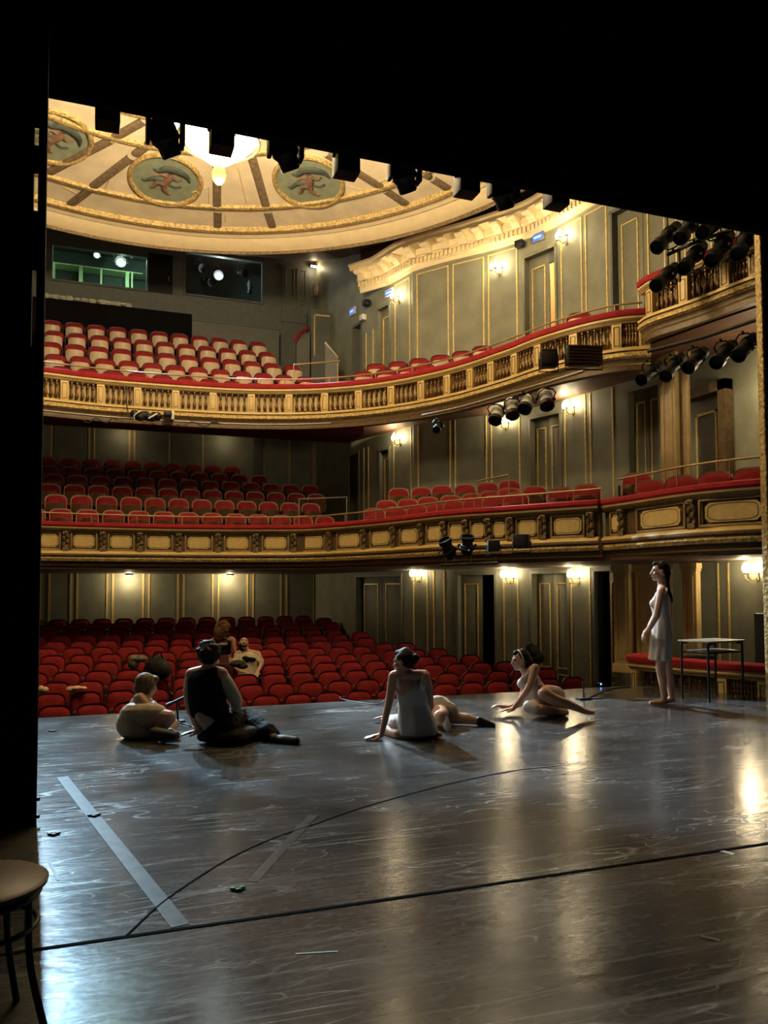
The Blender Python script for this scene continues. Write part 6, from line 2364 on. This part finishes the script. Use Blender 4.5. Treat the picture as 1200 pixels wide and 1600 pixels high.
# --- woman standing between the stalls rows
Yw = 14.55
f0 = ondepth(348, 1000, Yw)
root, B, J = person(Vector((f0.x, f0.y, pfz(f0.y))), 'person with curly brown hair in a black tank top standing among the stalls seats', Yw)
b = Blob()
hf = DEP + RIG * 0.4 - Vector((0, 0, 0.25))
hc = J(350, 982, 0.02)
add_head(b, hc, hf, (0, 0, 1), 1.0)
b.c(J(349, 990), 0.05, J(349, 996), 0.055)
b.c(J(334, 1000), 0.05, J(349, 998), 0.06, J(363, 999), 0.05)
b.e(J(348, 1010), 0.15, 0.095, 0.14)
b.e(J(349, 1024), 0.135, 0.09, 0.13)
zf_ = B.z
hip = J(350, 1035)
b.e(hip, 0.17, 0.12, 0.14)
for s_ in (-1, 1):
    p = hip + RIG * 0.085 * s_
    b.c(p, 0.085, Vector((p.x, p.y, zf_ + 0.48)), 0.056, Vector((p.x, p.y, zf_ + 0.08)), 0.036)
    q = Vector((p.x, p.y, zf_ + 0.035))
    b.c(q, 0.036, q + DEP * 0.15, 0.028)
b.c(J(334, 1001), 0.048, J(331, 1018, 0.05), 0.04, J(334, 1033, 0.15), 0.032)
b.c(J(364, 1000), 0.048, J(366, 1017, 0.0), 0.04, J(362, 1030, 0.1), 0.032, J(360, 1034, 0.14), 0.026)
add_hand(b, J(360, 1034, 0.14), DEP - Vector((0, 0, 0.6)), RIG, 0.95, 0.5)
add_hand(b, J(334, 1033, 0.15), DEP - Vector((0, 0, 0.6)), -RIG, 0.95, 0.5)
finish('body', b, 0.009, K['skin'], root, B)
d = Blob()
d.e(J(348, 1011), 0.157, 0.105, 0.1)
d.e(J(349, 1019), 0.142, 0.1, 0.1)
for x_ in (339, 358):
    d.c(J(x_, 1007, -0.05), 0.03, J(x_, 998, -0.02), 0.017, J(x_, 1000, 0.05), 0.02)
finish('tank_top', d, 0.009, K['vest'], root, B)
d = Blob()
d.c(J(349, 1028), 0.12, J(350, 1040), 0.16)
d.tube([J(350, 1036), Vector((hip.x, hip.y, zf_ + 0.5))], [0.175, 0.2], 20)
finish('skirt', d, 0.01, K['maroon'], root, B)
h = Blob()
R = basis(hf, (0, 0, 1))
rnd = random.Random(5)
h.e(hc + Vector((0, 0, 0.02)) - DEP * 0.03, 0.11, 0.11, 0.11)
h.e(J(345, 988, -0.06), 0.14, 0.08, 0.14)
h.e(J(342, 996, -0.07), 0.10, 0.06, 0.09)
for k in range(60):
    a, e_ = rnd.uniform(0, 2 * PI), rnd.uniform(-1.3, 1.4)
    q = Vector((math.cos(a) * math.cos(e_) * 0.145, math.sin(a) * math.cos(e_) * 0.12, math.sin(e_) * 0.18 - 0.04))
    if R.inverted() @ q @ Vector((0, 1, 0)) > 0.05 and q.z < 0.05:
        continue
    h.ball(hc + q - DEP * 0.03 - RIG * 0.02, 0.03, 0.03, 0.03, 8)
finish('curly_hair', h, 0.011, K['hair_brown'], root, B, 1)

# --- man sitting in the stalls, looking up
Ym = 14.25
f0 = ondepth(387, 1000, Ym)
ch_ = min((o for o in COL.objects if o.name.startswith('theatre_chair')), key=lambda o: (o.location.x - f0.x) ** 2 + (o.location.y - f0.y - 0.05) ** 2)
for c_ in ch_.children:
    if c_.name.startswith('seat_'):
        c_.matrix_basis = Matrix.Translation((0, -0.02, 0.42)) @ Matrix.Rotation(math.radians(86), 4, 'X')
root, B, J = person(Vector((f0.x, f0.y, pfz(f0.y))), 'person in a cream printed t-shirt sitting in the stalls, looking up, dark beard', Ym)
b = Blob()
hf = -DEP * 0.8 + RIG * 0.25 + Vector((0, 0, 0.55))
hu = Vector((0, 0, 0.8)) + DEP * 0.55
hc = J(381, 1005, 0.04)
add_head(b, hc, hf, hu, 1.0)
b.c(J(383, 1012, 0.05), 0.055, J(386, 1019, 0.05), 0.06)
b.c(J(371, 1022, 0.04), 0.06, J(387, 1020, 0.05), 0.07, J(403, 1022, 0.04), 0.06)
b.e(J(387, 1035, 0.02), 0.17, 0.11, 0.17)
b.e(J(387, 1052, 0.0), 0.16, 0.12, 0.14)
hip = J(387, 1062, 0.0)
b.e(hip, 0.18, 0.14, 0.12)
for s_ in (-1, 1):
    p = hip + RIG * 0.09 * s_
    kn = p - DEP * 0.36 + Vector((0, 0, 0.03))
    b.c(p, 0.09, kn, 0.06, Vector((kn.x, kn.y, zf_ + 0.1)), 0.04)
    b.c(Vector((kn.x, kn.y, B.z + 0.04)), 0.04, Vector((kn.x, kn.y, B.z + 0.035)) - DEP * 0.06, 0.035)
b.c(J(404, 1024, 0.02), 0.055, J(409, 1036, -0.05), 0.045, J(406, 1043, -0.12), 0.036, J(402, 1050, -0.2), 0.03)
add_hand(b, J(402, 1050, -0.2), -DEP - Vector((0, 0, 0.3)), (0, 0, 1), 1.0, 0.5)
b.c(J(370, 1024, 0.02), 0.055, J(366, 1037, -0.05), 0.045, J(372, 1046, -0.15), 0.036, J(378, 1050, -0.22), 0.03)
add_hand(b, J(378, 1050, -0.22), RIG - DEP * 0.4, (0, 0, 1), 1.0, 0.5)
finish('body', b, 0.009, K['skin_pale'], root, B)
face_details(root, hc, hf, hu, 1.0, B)
d = Blob()
d.loft([(J(386, 1018, 0.05), 0.09, 0.08), (J(387, 1021, 0.04), 0.17, 0.10), (J(387, 1028, 0.02), 0.182, 0.118), (J(387, 1038, 0.0), 0.175, 0.125), (J(387, 1055, 0.0), 0.178, 0.135)], RIG, DEP, 32)
d.c(J(401, 1024, 0.03), 0.062, J(407.5, 1033, -0.02), 0.060)
d.c(J(373, 1024, 0.03), 0.062, J(367, 1033, -0.02), 0.060)
finish('t_shirt', d, 0.009, K['tshirt'], root, B)
pr_ = MB()
for (x_, y_, rx, rz) in ((383, 1028, 0.06, 0.035), (389, 1030, 0.09, 0.04), (395, 1031, 0.06, 0.045), (386, 1033, 0.03, 0.02)):
    p = J(x_, y_, -0.118) - B
    pr_.ball(p, rx, 0.02, rz, 10)
pr_.build('shirt_print', K['vest'], root)
R = basis(hf, hu)
h = Blob()
h.e(hc + R @ Vector((0, -0.03, 0.03)), 0.086, 0.096, 0.088, R)
h.c(hc + R @ Vector((0, -0.08, -0.02)), 0.06, hc + R @ Vector((0, -0.07, -0.09)), 0.05)
finish('hair', h, 0.009, K['hair_dark'], root, B)
h = Blob()
h.c(hc + R @ Vector((-0.055, 0.03, -0.06)), 0.02, hc + R @ Vector((-0.03, 0.06, -0.095)), 0.024, hc + R @ Vector((0.0, 0.072, -0.102)), 0.026, hc + R @ Vector((0.03, 0.06, -0.095)), 0.024, hc + R @ Vector((0.055, 0.03, -0.06)), 0.02)
h.c(hc + R @ Vector((-0.025, 0.092, -0.042)), 0.007, hc + R @ Vector((0.025, 0.092, -0.042)), 0.007)
finish('beard', h, 0.007, K['hair_dark'], root, B)

# --- bags and clothes left on the stalls seats
def lump(name, label, cat, pts, m, vox=0.012, parts=None):
    P0 = ondepth(*pts[0][:2], pts[0][2])
    b = Blob()
    for x, y, Y, rx, ry, rz in pts:
        b.e(ondepth(x, y, Y), rx, ry, rz)
    o = empty(name, P0)
    tag(o, label, cat)
    finish('fabric' if name != 'backpack' else 'bag_body', b, vox, m, o, P0, 2)
    return o, P0


cl1 = mat('grey_green_cloth', (0.16, 0.15, 0.10), 0.8, var=0.5, scale=14, bump=0.8, bscale=14)
cl2 = mat('dark_bag_cloth', (0.012, 0.014, 0.011), 0.75, var=0.5, bump=0.8, bscale=10)
cl3 = mat('pale_crumpled_cloth', (0.62, 0.42, 0.30), 0.8, var=0.2, bump=0.8, bscale=16)
o, P0 = lump('backpack', 'dark bulky backpack resting on a stalls seat behind the curled girl', 'bag', [(245, 1042, 13.1, 0.19, 0.13, 0.19), (236, 1048, 13.1, 0.13, 0.12, 0.16), (256, 1047, 13.1, 0.12, 0.12, 0.15)], cl2)
MB().tube([Vector((-0.08, -0.1, 0.16)), Vector((-0.04, -0.13, 0.26)), Vector((0.05, -0.13, 0.25)), Vector((0.08, -0.1, 0.15))], 0.012, 6).build('strap', K['vest'], o)
lump('jacket', 'grey green jacket draped over a stalls seat left of the dark backpack', 'clothing', [(209, 1036, 13.4, 0.10, 0.12, 0.12), (219, 1029, 13.4, 0.13, 0.12, 0.06), (211, 1029, 13.4, 0.1, 0.12, 0.07)], cl1)
lump('cloth', 'small pale cloth bundle over the seat at the far left stalls edge', 'clothing', [(64, 1077, 12.0, 0.06, 0.08, 0.06), (70, 1078, 12.0, 0.06, 0.08, 0.05)], cl3)
lump('cloth', 'pale pink cloth lying along a seat back in the left front stalls', 'clothing', [(111, 1077, 12.0, 0.08, 0.1, 0.05), (120, 1075, 12.0, 0.09, 0.1, 0.035), (130, 1075, 12.0, 0.06, 0.1, 0.025)], cl3)
lump('bag', 'black bag perched on a stalls seat behind the reclining woman', 'bag', [(832, 1019, 15.3, 0.16, 0.13, 0.15), (828, 1013, 15.3, 0.09, 0.11, 0.13), (840, 1027, 15.3, 0.14, 0.13, 0.13), (832, 1030, 15.3, 0.15, 0.13, 0.12)], cl2)
lump('jacket', 'black jacket laid over the seat back before the seated bearded man', 'clothing', [(371, 1037, 13.7, 0.14, 0.12, 0.06), (379, 1041, 13.7, 0.1, 0.1, 0.05)], cl2)

bpy.data.scenes.remove(tmp_scene)
